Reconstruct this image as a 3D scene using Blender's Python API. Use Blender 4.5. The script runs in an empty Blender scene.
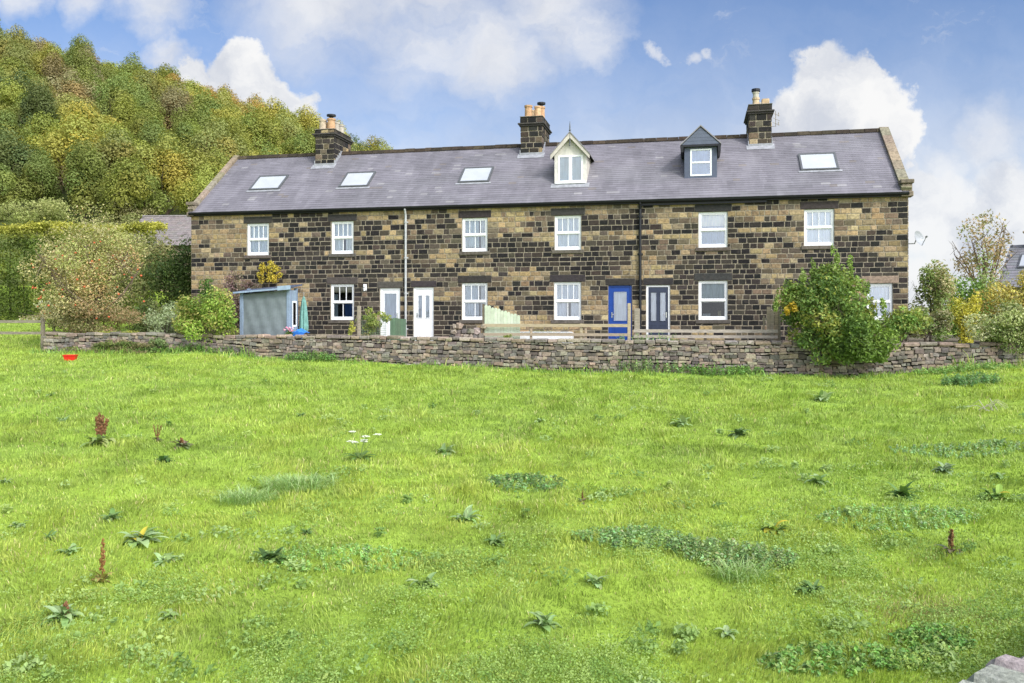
import bpy, math, random
import numpy as np
from mathutils import noise, Vector

random.seed(11)
R = np.random.default_rng(7)
scene = bpy.context.scene
COL = scene.collection
rad = math.radians

# ------------------------------------------------------------------ frames
# the terrace has its own frame: s runs along its front from the left corner,
# t runs back into the houses, z up; the row stands 12 degrees off the view axis
TH = rad(12)
UX, UY = math.cos(TH), -math.sin(TH)
NX, NY = math.sin(TH), math.cos(TH)
OX, OY = -12.9, 34.6

def W(s, t, z=0.0):
    return (OX + s * UX + t * NX, OY + s * UY + t * NY, z)

def ST(X, Y):
    dx, dy = X - OX, Y - OY
    return dx * UX + dy * UY, dx * NX + dy * NY

# ------------------------------------------------------------------ terrain
ZB_S = np.array([-200, -30, -12, -6, -2.4, 3.1, 4.6, 6.9, 11, 15.7, 20, 24.3, 28.3, 33, 60, 300], float)
ZB_Z = np.array([1.0, .3, 0, -.12, -.18, -.16, -.27, -.34, -.52, -.64, -.71, -.68, -.38, -.25, 0, 0], float)
HA_X = np.array([-3, -1.2, -.7, -.595, -.479, -.363, -.305, -.2465, -.2, -.148, -.03, .1, .25, 3], float)
HA_Z = np.array([41, 50, 53, 51.5, 44.8, 39.5, 34.8, 32, 27.5, 22.5, 7, 1, 0, 0], float)

def sstep(a, b, x):
    k = np.clip((x - a) / (b - a), 0, 1)
    return k * k * (3 - 2 * k)

def bumps(X, Y):
    return (.035 * np.sin(X * 1.1 + .6 * np.sin(Y * .7)) * np.sin(Y * 1.35 + .8 * np.sin(X * .6))
            + .02 * np.sin(X * 2.7 + Y * 1.9) * np.sin(Y * 3.1 - X * .9))

def hill(X, Y):
    az = X / np.maximum(Y, 1.0)
    a = np.interp(az, HA_X, HA_Z)
    d = (Y - 42) / 148
    p = np.where(d < 1, np.clip(d, 0, 1), 1 + .08 * np.clip(d - 1, 0, .5))
    p = p * sstep(0.0, .09, d)
    return a * p

def gz(X, Y):
    X = np.asarray(X, float); Y = np.asarray(Y, float)
    s, t = ST(X, Y)
    zb = np.interp(s, ZB_S, ZB_Z)
    far = np.clip(t + 4.3, -45, 60)
    zf = zb + .066 * far + bumps(X, Y) * sstep(60, 40, np.abs(t))
    zg = .1 + .012 * np.clip(t + 4, 0, 40) + .04 * np.clip(-s, 0, 40) * sstep(-4, 2, t)
    garden = sstep(-3.5, -2.5, s) * (t > -4.02) * sstep(45, 34, s)
    zr = np.clip(zf, -2.5, .3 + zb)
    back = np.where((t > -4.02) & (s > -2.5), zr, zf)
    z = back * (1 - garden) + zg * garden
    return z + hill(X, Y)

def gz1(x, y):
    return float(gz(x, y))

# ------------------------------------------------------------------ helpers
def tag(o, label=None, cat=None, group=None, kind=None):
    if label: o['label'] = label
    if cat: o['category'] = cat
    if group: o['group'] = group
    if kind: o['kind'] = kind
    return o

def empty(name, loc, rz=0.0):
    o = bpy.data.objects.new(name, None)
    o.empty_display_size = .2
    COL.objects.link(o)
    o.location = loc
    o.rotation_euler = (0, 0, rz)
    return o

def mesh_np(name, V, L, starts, totals, C=None, smooth=False):
    me = bpy.data.meshes.new(name)
    V = np.asarray(V, np.float32)
    me.vertices.add(len(V)); me.vertices.foreach_set('co', V.ravel())
    L = np.asarray(L, np.int32)
    me.loops.add(len(L)); me.loops.foreach_set('vertex_index', L)
    me.polygons.add(len(starts))
    me.polygons.foreach_set('loop_start', np.asarray(starts, np.int32))
    me.polygons.foreach_set('loop_total', np.asarray(totals, np.int32))
    me.polygons.foreach_set('use_smooth', np.full(len(starts), bool(smooth)))
    me.update(calc_edges=True)
    if C is not None:
        a = me.attributes.new('Col', 'FLOAT_COLOR', 'FACE')
        C4 = np.ones((len(starts), 4), np.float32); C4[:, :3] = C
        a.data.foreach_set('color', C4.ravel())
    return me

def link(name, me, mat, parent=None, loc=(0, 0, 0)):
    o = bpy.data.objects.new(name, me)
    COL.objects.link(o)
    if mat is not None and not me.materials: me.materials.append(mat)
    if parent is not None: o.parent = parent
    o.location = loc
    return o

class MB:
    def __init__(self):
        self.V = []; self.F = []; self.C = []
    def add(self, vs, fs, c=(1, 1, 1)):
        n = len(self.V)
        self.V.extend(vs)
        for f in fs:
            self.F.append(tuple(i + n for i in f)); self.C.append(c)
        return self
    def quad(self, a, b, c, d, col=(1, 1, 1)):
        return self.add([a, b, c, d], [(0, 1, 2, 3)], col)
    def tri(self, a, b, c, col=(1, 1, 1)):
        return self.add([a, b, c], [(0, 1, 2)], col)
    def box(self, x0, x1, y0, y1, z0, z1, col=(1, 1, 1), bev=0.0, fn=None):
        if bev <= 0:
            v = [(x0, y0, z0), (x1, y0, z0), (x1, y1, z0), (x0, y1, z0), (x0, y0, z1), (x1, y0, z1), (x1, y1, z1), (x0, y1, z1)]
            f = [(0, 3, 2, 1), (4, 5, 6, 7), (0, 1, 5, 4), (1, 2, 6, 5), (2, 3, 7, 6), (3, 0, 4, 7)]
        else:
            b = min(bev, (x1 - x0) * .45, (y1 - y0) * .45, (z1 - z0) * .45)
            v = []; f = []
            X = (x0, x1); Y = (y0, y1); Z = (z0, z1)
            def vid(i, j, k, ax):
                return ((i * 2 + j) * 2 + k) * 3 + ax
            for i in (0, 1):
                for j in (0, 1):
                    for k in (0, 1):
                        sx, sy, sz = (1, -1)[i] * b, (1, -1)[j] * b, (1, -1)[k] * b
                        v += [(X[i], Y[j] + sy, Z[k] + sz), (X[i] + sx, Y[j], Z[k] + sz), (X[i] + sx, Y[j] + sy, Z[k])]
                        t3 = (vid(i, j, k, 0), vid(i, j, k, 1), vid(i, j, k, 2))
                        f.append(t3 if (i + j + k) % 2 == 0 else t3[::-1])
            for i in (0, 1):
                q = [vid(i, 0, 0, 0), vid(i, 1, 0, 0), vid(i, 1, 1, 0), vid(i, 0, 1, 0)]
                f.append(q if i else q[::-1])
                q = [vid(0, i, 0, 1), vid(1, i, 0, 1), vid(1, i, 1, 1), vid(0, i, 1, 1)]
                f.append(q[::-1] if i else q)
                q = [vid(0, 0, i, 2), vid(1, 0, i, 2), vid(1, 1, i, 2), vid(0, 1, i, 2)]
                f.append(q if i else q[::-1])
            for j in (0, 1):
                for k in (0, 1):
                    q = [vid(0, j, k, 1), vid(1, j, k, 1), vid(1, j, k, 2), vid(0, j, k, 2)]; f.append(q)
                    q = [vid(j, 0, k, 0), vid(j, 1, k, 0), vid(j, 1, k, 2), vid(j, 0, k, 2)]; f.append(q)
                    q = [vid(j, k, 0, 0), vid(j, k, 1, 0), vid(j, k, 1, 1), vid(j, k, 0, 1)]; f.append(q)
        if fn: v = [fn(*p) for p in v]
        return self.add(v, f, col)
    def tube(self, pts, rads, n=7, col=(1, 1, 1), cap=True):
        pts = [Vector(p) for p in pts]
        if not isinstance(rads, (list, tuple)): rads = [rads] * len(pts)
        base = len(self.V)
        for i, p in enumerate(pts):
            d = (pts[min(i + 1, len(pts) - 1)] - pts[max(i - 1, 0)])
            d = d.normalized() if d.length > 1e-6 else Vector((0, 0, 1))
            a = d.cross(Vector((0, 0, 1)) if abs(d.z) < .9 else Vector((1, 0, 0))).normalized()
            b = d.cross(a)
            for k in range(n):
                an = 2 * math.pi * k / n
                self.V.append(tuple(p + (a * math.cos(an) + b * math.sin(an)) * rads[i]))
        for i in range(len(pts) - 1):
            for k in range(n):
                k2 = (k + 1) % n
                self.F.append((base + i * n + k, base + i * n + k2, base + (i + 1) * n + k2, base + (i + 1) * n + k)); self.C.append(col)
        if cap:
            self.F.append(tuple(base + k for k in range(n))[::-1]); self.C.append(col)
            self.F.append(tuple(base + (len(pts) - 1) * n + k for k in range(n))); self.C.append(col)
        return self
    def lathe(self, prof, c=(0, 0, 0), n=14, col=(1, 1, 1)):
        base = len(self.V)
        for r, z in prof:
            for k in range(n):
                a = 2 * math.pi * k / n
                self.V.append((c[0] + r * math.cos(a), c[1] + r * math.sin(a), c[2] + z))
        for i in range(len(prof) - 1):
            for k in range(n):
                k2 = (k + 1) % n
                self.F.append((base + i * n + k, base + i * n + k2, base + (i + 1) * n + k2, base + (i + 1) * n + k)); self.C.append(col)
        return self
    def prism(self, poly, y0, y1, col=(1, 1, 1)):
        n = len(poly)
        v = [(x, y0, z) for x, z in poly] + [(x, y1, z) for x, z in poly]
        f = [tuple(range(n)), tuple(range(2 * n - 1, n - 1, -1))]
        for i in range(n):
            j = (i + 1) % n
            f.append((i, i + n, j + n, j))
        return self.add(v, f, col)
    def mesh(self, name, smooth=False):
        tot = np.array([len(f) for f in self.F]); st = np.concatenate([[0], np.cumsum(tot)[:-1]])
        L = np.concatenate([np.array(f) for f in self.F])
        return mesh_np(name, np.array(self.V, np.float32), L, st, tot, np.array(self.C, np.float32), smooth)
    def build(self, name, mat, parent=None, loc=(0, 0, 0), smooth=False):
        return link(name, self.mesh(name, smooth), mat, parent, loc)

def jit(c, a=.15):
    k = 1 + random.uniform(-a, a)
    return tuple(max(0, x * k * (1 + random.uniform(-a, a) * .3)) for x in c)

# ------------------------------------------------------------------ materials
class NT:
    def __init__(self, tree):
        self.t = tree; self.t.nodes.clear()
    def n(self, kind, **kw):
        o = self.t.nodes.new(kind)
        for k, v in kw.items(): setattr(o, k, v)
        return o
    def l(self, a, b): self.t.links.new(a, b)
    def math(self, op, a, b=None, c=None, clamp=False):
        m = self.n('ShaderNodeMath', operation=op, use_clamp=clamp)
        for i, x in enumerate((a, b, c)):
            if x is None: continue
            if isinstance(x, (int, float)): m.inputs[i].default_value = x
            else: self.l(x, m.inputs[i])
        return m.outputs[0]
    def mix(self, f, a, b, blend='MIX'):
        m = self.n('ShaderNodeMix', data_type='RGBA', blend_type=blend)
        for i, x in ((0, f), (6, a), (7, b)):
            if isinstance(x, (int, float)): m.inputs[i].default_value = x
            elif isinstance(x, tuple): m.inputs[i].default_value = (*x, 1)
            else: self.l(x, m.inputs[i])
        return m.outputs[2]
    def noise(self, vec, scale, detail=4, rough=.55, color=False):
        m = self.n('ShaderNodeTexNoise'); m.inputs['Scale'].default_value = scale
        m.inputs['Detail'].default_value = detail; m.inputs['Roughness'].default_value = rough
        if vec is not None: self.l(vec, m.inputs['Vector'])
        return m.outputs['Color' if color else 'Fac']
    def ramp(self, f, lo, hi, a=0.0, b=1.0):
        m = self.n('ShaderNodeMapRange'); m.interpolation_type = 'SMOOTHSTEP'
        self.l(f, m.inputs[0])
        for i, x in enumerate((lo, hi, a, b)): m.inputs[i + 1].default_value = x
        return m.outputs[0]

def new_mat(name):
    m = bpy.data.materials.new(name); m.use_nodes = True
    t = NT(m.node_tree)
    out = t.n('ShaderNodeOutputMaterial')
    return m, t, out

def pmat(name, color=(1, 1, 1), rough=.8, attr=False, nz=(8, .2), bump=None, spec=.3, metal=0.0, stain=None, stretch=None):
    m, t, out = new_mat(name)
    p = t.n('ShaderNodeBsdfPrincipled')
    p.inputs['Roughness'].default_value = rough; p.inputs['Metallic'].default_value = metal
    p.inputs['Specular IOR Level'].default_value = spec
    tc = t.n('ShaderNodeTexCoord'); vec = tc.outputs['Object']
    if stretch:
        mp = t.n('ShaderNodeMapping'); mp.inputs['Scale'].default_value = stretch
        t.l(vec, mp.inputs['Vector']); vec = mp.outputs['Vector']
    base = color
    if attr:
        a = t.n('ShaderNodeAttribute', attribute_name='Col')
        base = t.mix(1.0, a.outputs['Color'], color, 'MULTIPLY')
    f = t.noise(vec, nz[0], 6, .65)
    k = t.ramp(f, .3, .7, 1 - nz[1], 1 + nz[1])
    g = t.n('ShaderNodeCombineColor')
    for i in range(3): t.l(k, g.inputs[i])
    c = t.mix(1.0, base, g.outputs[0], 'MULTIPLY')
    if stain:
        sc, col, lo, hi, am = stain
        f2 = t.noise(vec, sc, 5, .6)
        c = t.mix(t.ramp(f2, lo, hi, 0, am), c, col)
    t.l(c, p.inputs['Base Color'])
    if bump:
        b = t.n('ShaderNodeBump'); b.inputs['Strength'].default_value = bump[1]; b.inputs['Distance'].default_value = bump[2] if len(bump) > 2 else .02
        t.l(t.noise(vec, bump[0], 6, .7), b.inputs['Height']); t.l(b.outputs[0], p.inputs['Normal'])
    t.l(p.outputs[0], out.inputs[0])
    return m

def leafmat(name, trans=.3, rough=.55, spec=.25):
    m, t, out = new_mat(name)
    a = t.n('ShaderNodeAttribute', attribute_name='Col')
    oi = t.n('ShaderNodeObjectInfo')
    c = t.mix(1.0, a.outputs['Color'], oi.outputs['Color'], 'MULTIPLY')
    p = t.n('ShaderNodeBsdfPrincipled'); p.inputs['Roughness'].default_value = rough; p.inputs['Specular IOR Level'].default_value = spec
    t.l(c, p.inputs['Base Color'])
    tr = t.n('ShaderNodeBsdfTranslucent')
    t.l(t.mix(1.0, c, (1.15, 1.2, .7), 'MULTIPLY'), tr.inputs[0])
    mx = t.n('ShaderNodeMixShader'); mx.inputs[0].default_value = trans
    t.l(p.outputs[0], mx.inputs[1]); t.l(tr.outputs[0], mx.inputs[2]); t.l(mx.outputs[0], out.inputs[0])
    return m

def glassmat(name, tint=(.95, .96, .98), base=.18):
    m, t, out = new_mat(name)
    tr = t.n('ShaderNodeBsdfTransparent'); tr.inputs[0].default_value = (*tint, 1)
    gl = t.n('ShaderNodeBsdfGlossy'); gl.inputs['Roughness'].default_value = .03; gl.inputs[0].default_value = (.9, .93, 1, 1)
    fr = t.n('ShaderNodeFresnel'); fr.inputs[0].default_value = 1.5
    tc = t.n('ShaderNodeTexCoord')
    b = t.n('ShaderNodeBump'); b.inputs['Strength'].default_value = .06; b.inputs['Distance'].default_value = .05
    t.l(t.noise(tc.outputs['Object'], 2.2, 1), b.inputs['Height']); t.l(b.outputs[0], gl.inputs['Normal'])
    f = t.math('ADD', fr.outputs[0], base, clamp=True)
    mx = t.n('ShaderNodeMixShader'); t.l(f, mx.inputs[0]); t.l(tr.outputs[0], mx.inputs[1]); t.l(gl.outputs[0], mx.inputs[2])
    t.l(mx.outputs[0], out.inputs[0])
    return m

M = dict(
    block=pmat('gritstone_blocks', attr=True, rough=.92, nz=(14, .28), bump=(45, .5, .012), stain=(6, (.06, .05, .042), .5, .74, .7)),
    slate=pmat('roof_slate', attr=True, rough=.62, nz=(.7, .12), bump=(30, .2, .004), spec=.35, stain=(.9, (.30, .285, .31), .5, .85, .5), stretch=(1.8, .45, .45)),
    rubble=pmat('dry_stone', attr=True, rough=.95, nz=(16, .3), bump=(38, .7, .015), stain=(7, (.33, .32, .27), .58, .78, .5)),
    nearstone=pmat('near_wall_stone', attr=True, rough=.95, nz=(22, .3), bump=(26, .8, .02), stain=(9, (.42, .41, .37), .55, .72, .6)),
    coping=pmat('coping_stone', (.22, .19, .15), rough=.95, attr=True, nz=(9, .35), bump=(40, .5, .012)),
    dark=pmat('cast_iron_black', (.015, .016, .019), rough=.4, nz=(10, .2)),
    greypipe=pmat('grey_painted_pipe', (.42, .43, .43), rough=.5, nz=(10, .15)),
    white=pmat('white_upvc', (.80, .81, .82), rough=.38, nz=(6, .05), attr=True),
    cream=pmat('cream_timber_paint', (.60, .57, .53), rough=.6, nz=(7, .12), attr=True),
    curtain=pmat('net_curtain', (.90, .91, .92), rough=.9, nz=(7, .16), attr=True, stretch=(3, 1, .3)),
    blue=pmat('blue_door_paint', (.012, .055, .27), rough=.35, nz=(5, .1), attr=True),
    navy=pmat('navy_door_paint', (.036, .046, .078), rough=.4, nz=(5, .1), attr=True),
    clad=pmat('slate_blue_cladding', (.085, .10, .145), rough=.6, nz=(5, .1), attr=True),
    chrome=pmat('door_furniture', (.6, .6, .6), rough=.25, metal=1.0, nz=(5, .05)),
    clay=pmat('terracotta_pot', attr=True, rough=.85, nz=(9, .25), bump=(30, .3, .01)),
    lead=pmat('lead_flashing', (.29, .295, .315), rough=.6, nz=(6, .2)),
    skyglass=pmat('skylight_glass', (.45, .47, .50), rough=.15, spec=.6, nz=(2, .06)),
    skyframe=pmat('skylight_frame', (.10, .105, .11), rough=.5, nz=(5, .1)),
    glass=glassmat('window_glass'),
    darkglass=glassmat('dark_window_glass', (.55, .6, .62), .03),
    leaf=leafmat('leaves'),
    grass=leafmat('grass_blades', .35, .5, .3),
    bark=pmat('bark', (.10, .08, .06), rough=.95, nz=(14, .35), bump=(25, .6, .02), attr=True),
    newwood=pmat('new_timber', (.37, .30, .205), rough=.8, nz=(6, .2), attr=True, stretch=(1, 6, 6)),
    oldwood=pmat('weathered_timber', (.30, .27, .23), rough=.9, nz=(6, .3), attr=True, stretch=(1, 6, 6)),
    palegreen=pmat('pale_green_fence_paint', (.52, .58, .44), rough=.75, nz=(6, .12), attr=True),
    shed=pmat('pale_blue_shed_paint', (.22, .285, .38), rough=.6, nz=(6, .12), attr=True),
    net=pmat('grey_green_shade_net', (.165, .195, .205), rough=.9, nz=(3, .14), bump=(200, .4, .004)),
    canvas=pmat('teal_parasol_canvas', (.16, .33, .29), rough=.9, nz=(8, .2), attr=True),
    tarp=pmat('blue_tarpaulin', (.03, .17, .55), rough=.5, nz=(7, .25)),
    red=pmat('red_plastic', (.62, .025, .015), rough=.4, nz=(6, .1)),
    apple=pmat('apple_skin', (.46, .11, .045), rough=.4, nz=(20, .4)),
    petal=pmat('petals', attr=True, rough=.7, nz=(20, .1)),
    render=pmat('pale_render', (.45, .42, .36), rough=.9, nz=(5, .15)),
    sandstone=pmat('sandstone_wall', (.30, .24, .16), rough=.95, nz=(9, .4), bump=(12, .6, .03)),
    brownslate=pmat('brown_grey_tiles', attr=True, rough=.85, nz=(5, .2)),
)
# ------------------------------------------------------------------ world, sun, camera
SUN = Vector((.50, -.62, .60)).normalized()
elev = math.asin(SUN.z); srot = math.atan2(SUN.x, SUN.y)
world = bpy.data.worlds.new('World'); scene.world = world; world.use_nodes = True
t = NT(world.node_tree)
out = t.n('ShaderNodeOutputWorld')
sky = t.n('ShaderNodeTexSky', sky_type='NISHITA'); sky.sun_disc = False
sky.sun_elevation = elev; sky.sun_rotation = srot; sky.altitude = 200; sky.air_density = 1.0; sky.dust_density = .6; sky.ozone_density = 1.6
tc = t.n('ShaderNodeTexCoord'); sep = t.n('ShaderNodeSeparateXYZ'); t.l(tc.outputs['Generated'], sep.inputs[0])
ay = t.math('MAXIMUM', t.math('ABSOLUTE', sep.outputs[1]), .12)
px = t.math('DIVIDE', sep.outputs[0], ay); pz = t.math('DIVIDE', sep.outputs[2], ay)
cmb = t.n('ShaderNodeCombineXYZ'); t.l(px, cmb.inputs[0]); t.l(pz, cmb.inputs[2])
P = cmb.outputs[0]
def vop(op, a, b):
    v = t.n('ShaderNodeVectorMath', operation=op)
    for i, x in enumerate((a, b)):
        if isinstance(x, tuple): v.inputs[i].default_value = x
        else: t.l(x, v.inputs[i])
    return v
warp = vop('SUBTRACT', t.noise(P, 16, 6, .62, True), (.5, .5, .5)).outputs[0]
wl = vop('MULTIPLY', warp, (.085, 0, .085)).outputs[0]
PW = vop('ADD', P, wl).outputs[0]
def blob(cs, soft, amp=.0):
    acc = None
    for (x, z, r) in cs:
        d = vop('DISTANCE', PW, (x, 0, z)).outputs['Value']
        k = t.math('DIVIDE', t.math('SUBTRACT', r, d), r)
        acc = k if acc is None else t.math('MAXIMUM', acc, k)
    return t.ramp(acc, -soft * .3, soft)
left = blob([(-.318, .302, .034), (-.298, .278, .045), (-.272, .252, .042), (-.335, .262, .045), (-.30, .245, .05), (-.262, .232, .04), (-.37, .27, .035), (-.31, .28, .03), (-.24, .215, .03), (-.35, .22, .06)], .3)
right = blob([(.376, .262, .06), (.335, .235, .045), (.42, .245, .045), (.362, .285, .03), (.40, .28, .03), (.32, .215, .035), (.44, .215, .05), (.38, .2, .08)], .28)
rlow = blob([(.50, .11, .10), (.58, .13, .09), (.53, .06, .12), (.62, .08, .10), (.47, .15, .05), (.45, .03, .08)], .6)
rsoft = blob([(.55, .2, .09), (.5, .17, .08), (.66, .17, .12), (.60, .13, .1), (.30, .19, .1)], 1.0)
puffs = blob([(.168, .312, .013), (.205, .304, .016), (.222, .306, .012)], .9)
wispy = t.noise(vop('MULTIPLY', PW, (3.2, 1, 7.5)).outputs[0], 1.6, 7, .6)
topw = blob([(-.22, .38, .14), (-.10, .36, .15), (.05, .365, .11), (-.02, .31, .10), (.10, .33, .06), (-.5, .385, .05), (-.42, .37, .06), (-.40, .31, .04), (-.57, .375, .04)], .9)
streak = t.ramp(wispy, .46, .70)
haze = t.ramp(pz, .06, .40, .92, .14)
hz2 = t.math('MULTIPLY', haze, t.ramp(wispy, .25, .62, .62, 1.0))
a1 = t.math('MAXIMUM', t.math('MULTIPLY', topw, t.ramp(wispy, .30, .60, .55, .95)), t.math('MULTIPLY', streak, .58))
a2 = t.math('MAXIMUM', a1, hz2)
soft = t.math('MAXIMUM', t.math('MAXIMUM', a2, t.math('MULTIPLY', rsoft, .86)), t.math('MULTIPLY', puffs, .8))
hard = t.math('MAXIMUM', t.math('MAXIMUM', left, right), t.math('MULTIPLY', rlow, .95))
shade = t.noise(PW, 7, 6, .6)
softcol = t.mix(t.ramp(shade, .3, .66), (.70, .735, .82), (.92, .93, .96))
hardcol = t.mix(t.ramp(shade, .34, .60), (.66, .70, .79), (1.0, 1.0, 1.0))
ccol = t.mix(hard, softcol, hardcol)
mask = t.math('MAXIMUM', soft, hard, clamp=True)
b1 = t.n('ShaderNodeBackground'); b1.inputs['Strength'].default_value = .150
t.l(t.mix(1.0, sky.outputs[0], (.53, .74, 1.0), 'MULTIPLY'), b1.inputs[0])
b2 = t.n('ShaderNodeBackground'); b2.inputs['Strength'].default_value = .95
t.l(ccol, b2.inputs[0])
mx = t.n('ShaderNodeMixShader'); t.l(mask, mx.inputs[0]); t.l(b1.outputs[0], mx.inputs[1]); t.l(b2.outputs[0], mx.inputs[2])
# unseen glow about the sun, behind the viewer, added to brighten the scene
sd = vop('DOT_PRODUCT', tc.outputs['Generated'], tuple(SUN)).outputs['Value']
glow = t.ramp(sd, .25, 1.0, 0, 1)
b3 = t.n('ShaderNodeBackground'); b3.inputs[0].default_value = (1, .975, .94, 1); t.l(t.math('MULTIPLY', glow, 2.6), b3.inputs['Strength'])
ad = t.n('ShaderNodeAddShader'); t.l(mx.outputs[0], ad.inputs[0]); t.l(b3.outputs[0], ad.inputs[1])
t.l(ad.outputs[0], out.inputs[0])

sl = bpy.data.lights.new('sun', 'SUN'); sl.energy = 3.1; sl.angle = rad(12); sl.color = (1, .965, .91)
so = bpy.data.objects.new('sun', sl); COL.objects.link(so)
so.rotation_euler = SUN.to_track_quat('Z', 'Y').to_euler(); so.location = (20, -30, 40)

cam = bpy.data.cameras.new('camera'); co = bpy.data.objects.new('camera', cam); COL.objects.link(co)
co.location = (0, 0, .95); co.rotation_euler = (rad(90), 0, 0)
cam.sensor_width = 36; cam.lens = 860 / 1024 * 36; cam.shift_y = -21 / 1024
cam.clip_start = .1; cam.clip_end = 3000
scene.camera = co
scene.view_settings.view_transform = 'Standard'; scene.view_settings.look = 'None'; scene.view_settings.exposure = 0
scene.cycles.max_bounces = 6; scene.cycles.diffuse_bounces = 3; scene.cycles.transparent_max_bounces = 12
scene.cycles.use_denoising = True; scene.cycles.denoiser = 'OPENIMAGEDENOISE'; scene.cycles.denoising_input_passes = 'RGB_ALBEDO_NORMAL'; scene.cycles.denoising_prefilter = 'ACCURATE'

# ------------------------------------------------------------------ ground sheet
def ground_sheet():
    ss = np.unique(np.concatenate([np.linspace(-900, -60, 18), np.linspace(-60, -8, 40), np.linspace(-8, 40, 150), np.linspace(40, 120, 30), np.linspace(120, 900, 16)]))
    tt = np.unique(np.concatenate([np.linspace(-300, -45, 12), np.linspace(-45, -30, 16), np.linspace(-30, -4.04, 130), np.array([-4.0]), np.linspace(-3.6, 12, 36), np.linspace(12, 190, 90), np.linspace(190, 1500, 20)]))
    S, T_ = np.meshgrid(ss, tt)
    X = OX + S * UX + T_ * NX; Y = OY + S * UY + T_ * NY
    Z = gz(X, Y)
    ns, nt = len(ss), len(tt)
    V = np.stack([X, Y, Z], -1).reshape(-1, 3)
    i = np.arange(nt - 1)[:, None] * ns + np.arange(ns - 1)[None, :]
    i = i.ravel()
    L = np.stack([i, i + 1, i + ns + 1, i + ns], -1).ravel()
    nf = len(i)
    sc = ((S[:-1, :-1] + S[1:, 1:]) / 2).ravel(); tc_ = ((T_[:-1, :-1] + T_[1:, 1:]) / 2).ravel()
    C = np.empty((nf, 3)); C[:] = (.25, .36, .045)
    gard = (sc > -3) & (sc < 42) & (tc_ > -4.02) & (tc_ < 12)
    C[gard] = (.15, .125, .085)
    xc = ((X[:-1, :-1] + X[1:, 1:]) / 2).ravel(); yc = ((Y[:-1, :-1] + Y[1:, 1:]) / 2).ravel()
    C[(yc > 50) & (xc < 60)] = (.09, .11, .03)
    C[(yc > 68) & (xc < 60)] = (.05, .06, .02)
    me = mesh_np('ground', V, L, np.arange(nf) * 4, np.full(nf, 4), C, True)
    o = link('ground', me, pmat('meadow_soil_and_turf', attr=True, rough=1.0, nz=(1.3, .3), bump=(9, .6, .06), stain=(.45, (.17, .27, .03), .5, .72, .6)))
    tag(o, kind='structure')
ground_sheet()

# ------------------------------------------------------------------ foliage
def rdir(n):
    v = R.normal(size=(n, 3)); return v / np.linalg.norm(v, axis=1)[:, None]

def leaf_mesh(name, P, N, size, C, aspect=.55, ragged=.25):
    """one small four-sided leaf at every point of P, facing N"""
    n = len(P)
    h = rdir(n)
    a = np.cross(N, h); a /= np.maximum(np.linalg.norm(a, axis=1), 1e-6)[:, None]
    b = np.cross(N, a)
    size = np.broadcast_to(np.asarray(size, float), (n,))[:, None]
    w = aspect * (1 + ragged * (R.random((n, 1)) - .5) * 2)
    k = .18 * (R.random((n, 1)) - .3)
    V = np.empty((n, 4, 3))
    V[:, 0] = P - a * size * .5
    V[:, 1] = P + b * size * w * .5 + a * size * k + N * size * .12
    V[:, 2] = P + a * size * .5
    V[:, 3] = P - b * size * w * .5 + a * size * k + N * size * .12
    L = np.arange(n * 4)
    return mesh_np(name, V.reshape(-1, 3), L, np.arange(n) * 4, np.full(n, 4), C)

def crown_points(radii, center, n, lobes, lobe_r=(.28, .5), flat=.0, out=.5, minz=None):
    rx = np.array(radii, float)
    c = rdir(lobes) * (R.random((lobes, 1)) ** .4) * .78
    c[:, 2] = c[:, 2] * (1 - flat) + .08
    lr = R.uniform(*lobe_r, lobes)
    wts = lr ** 2; wts /= wts.sum()
    idx = R.choice(lobes, n, p=wts)
    d = rdir(n); d[:, 2] += .15
    rr = (.45 + .6 * R.random(n) ** .6)
    far = R.random(n) < .07
    rr[far] *= R.uniform(1, 1.35, far.sum())
    P = c[idx] + d * (lr[idx] * rr)[:, None]
    Pw = P * rx + np.array(center)
    N = d * out + rdir(n) * .75 + np.array([0, 0, .25])
    N /= np.linalg.norm(N, axis=1)[:, None]
    depth = np.linalg.norm(P, axis=1)
    if minz is not None:
        k = Pw[:, 2] > minz
        return Pw[k], N[k], idx[k], depth[k]
    return Pw, N, idx, depth

def palette_cols(pal, idx, n, var=.25, lobevar=.18):
    pal = np.array(pal, float)
    nl = idx.max() + 1
    lp = R.integers(0, len(pal), nl); lb = 1 + R.uniform(-lobevar, lobevar, nl)
    own = R.random(n) < .35
    pi = np.where(own, R.integers(0, len(pal), n), lp[idx])
    C = pal[pi] * (lb[idx] * (1 + R.uniform(-var, var, n)))[:, None]
    return np.clip(C, .003, .9)

def limbs(mb, base_h, radii, center, n, r0, col=(1, 1, 1), twigs=0, lean=0.0):
    cx, cy, cz = center
    mb.tube([(0, 0, -.3), (lean * .3, 0, base_h * .5), (lean, 0, base_h), (cx * .5 + lean, cy * .5, cz)], [r0 * 1.25, r0, r0 * .8, r0 * .4], 8, col)
    for k in range(n):
        a = 2 * math.pi * k / n + random.uniform(-.4, .4)
        e = random.uniform(-.1, .9)
        tip = (cx + math.cos(a) * radii[0] * .8 * math.cos(e), cy + math.sin(a) * radii[1] * .8 * math.cos(e), cz + radii[2] * .8 * math.sin(e))
        st = random.uniform(.55, 1.0)
        p0 = (lean * st, 0, base_h * st)
        mid = tuple((p0[i] * .5 + tip[i] * .5) + random.uniform(-.12, .12) * radii[0] for i in range(3))
        mb.tube([p0, mid, tip], [r0 * .5, r0 * .3, r0 * .08], 5, col)
        for q in range(twigs):
            f = random.uniform(.4, 1)
            b = tuple(mid[i] * (1 - f) + tip[i] * f for i in range(3))
            d = tuple(b[i] + random.uniform(-.3, .3) * radii[i] for i in range(3))
            mb.tube([b, d], [r0 * .13, r0 * .04], 4, col, False)

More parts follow.
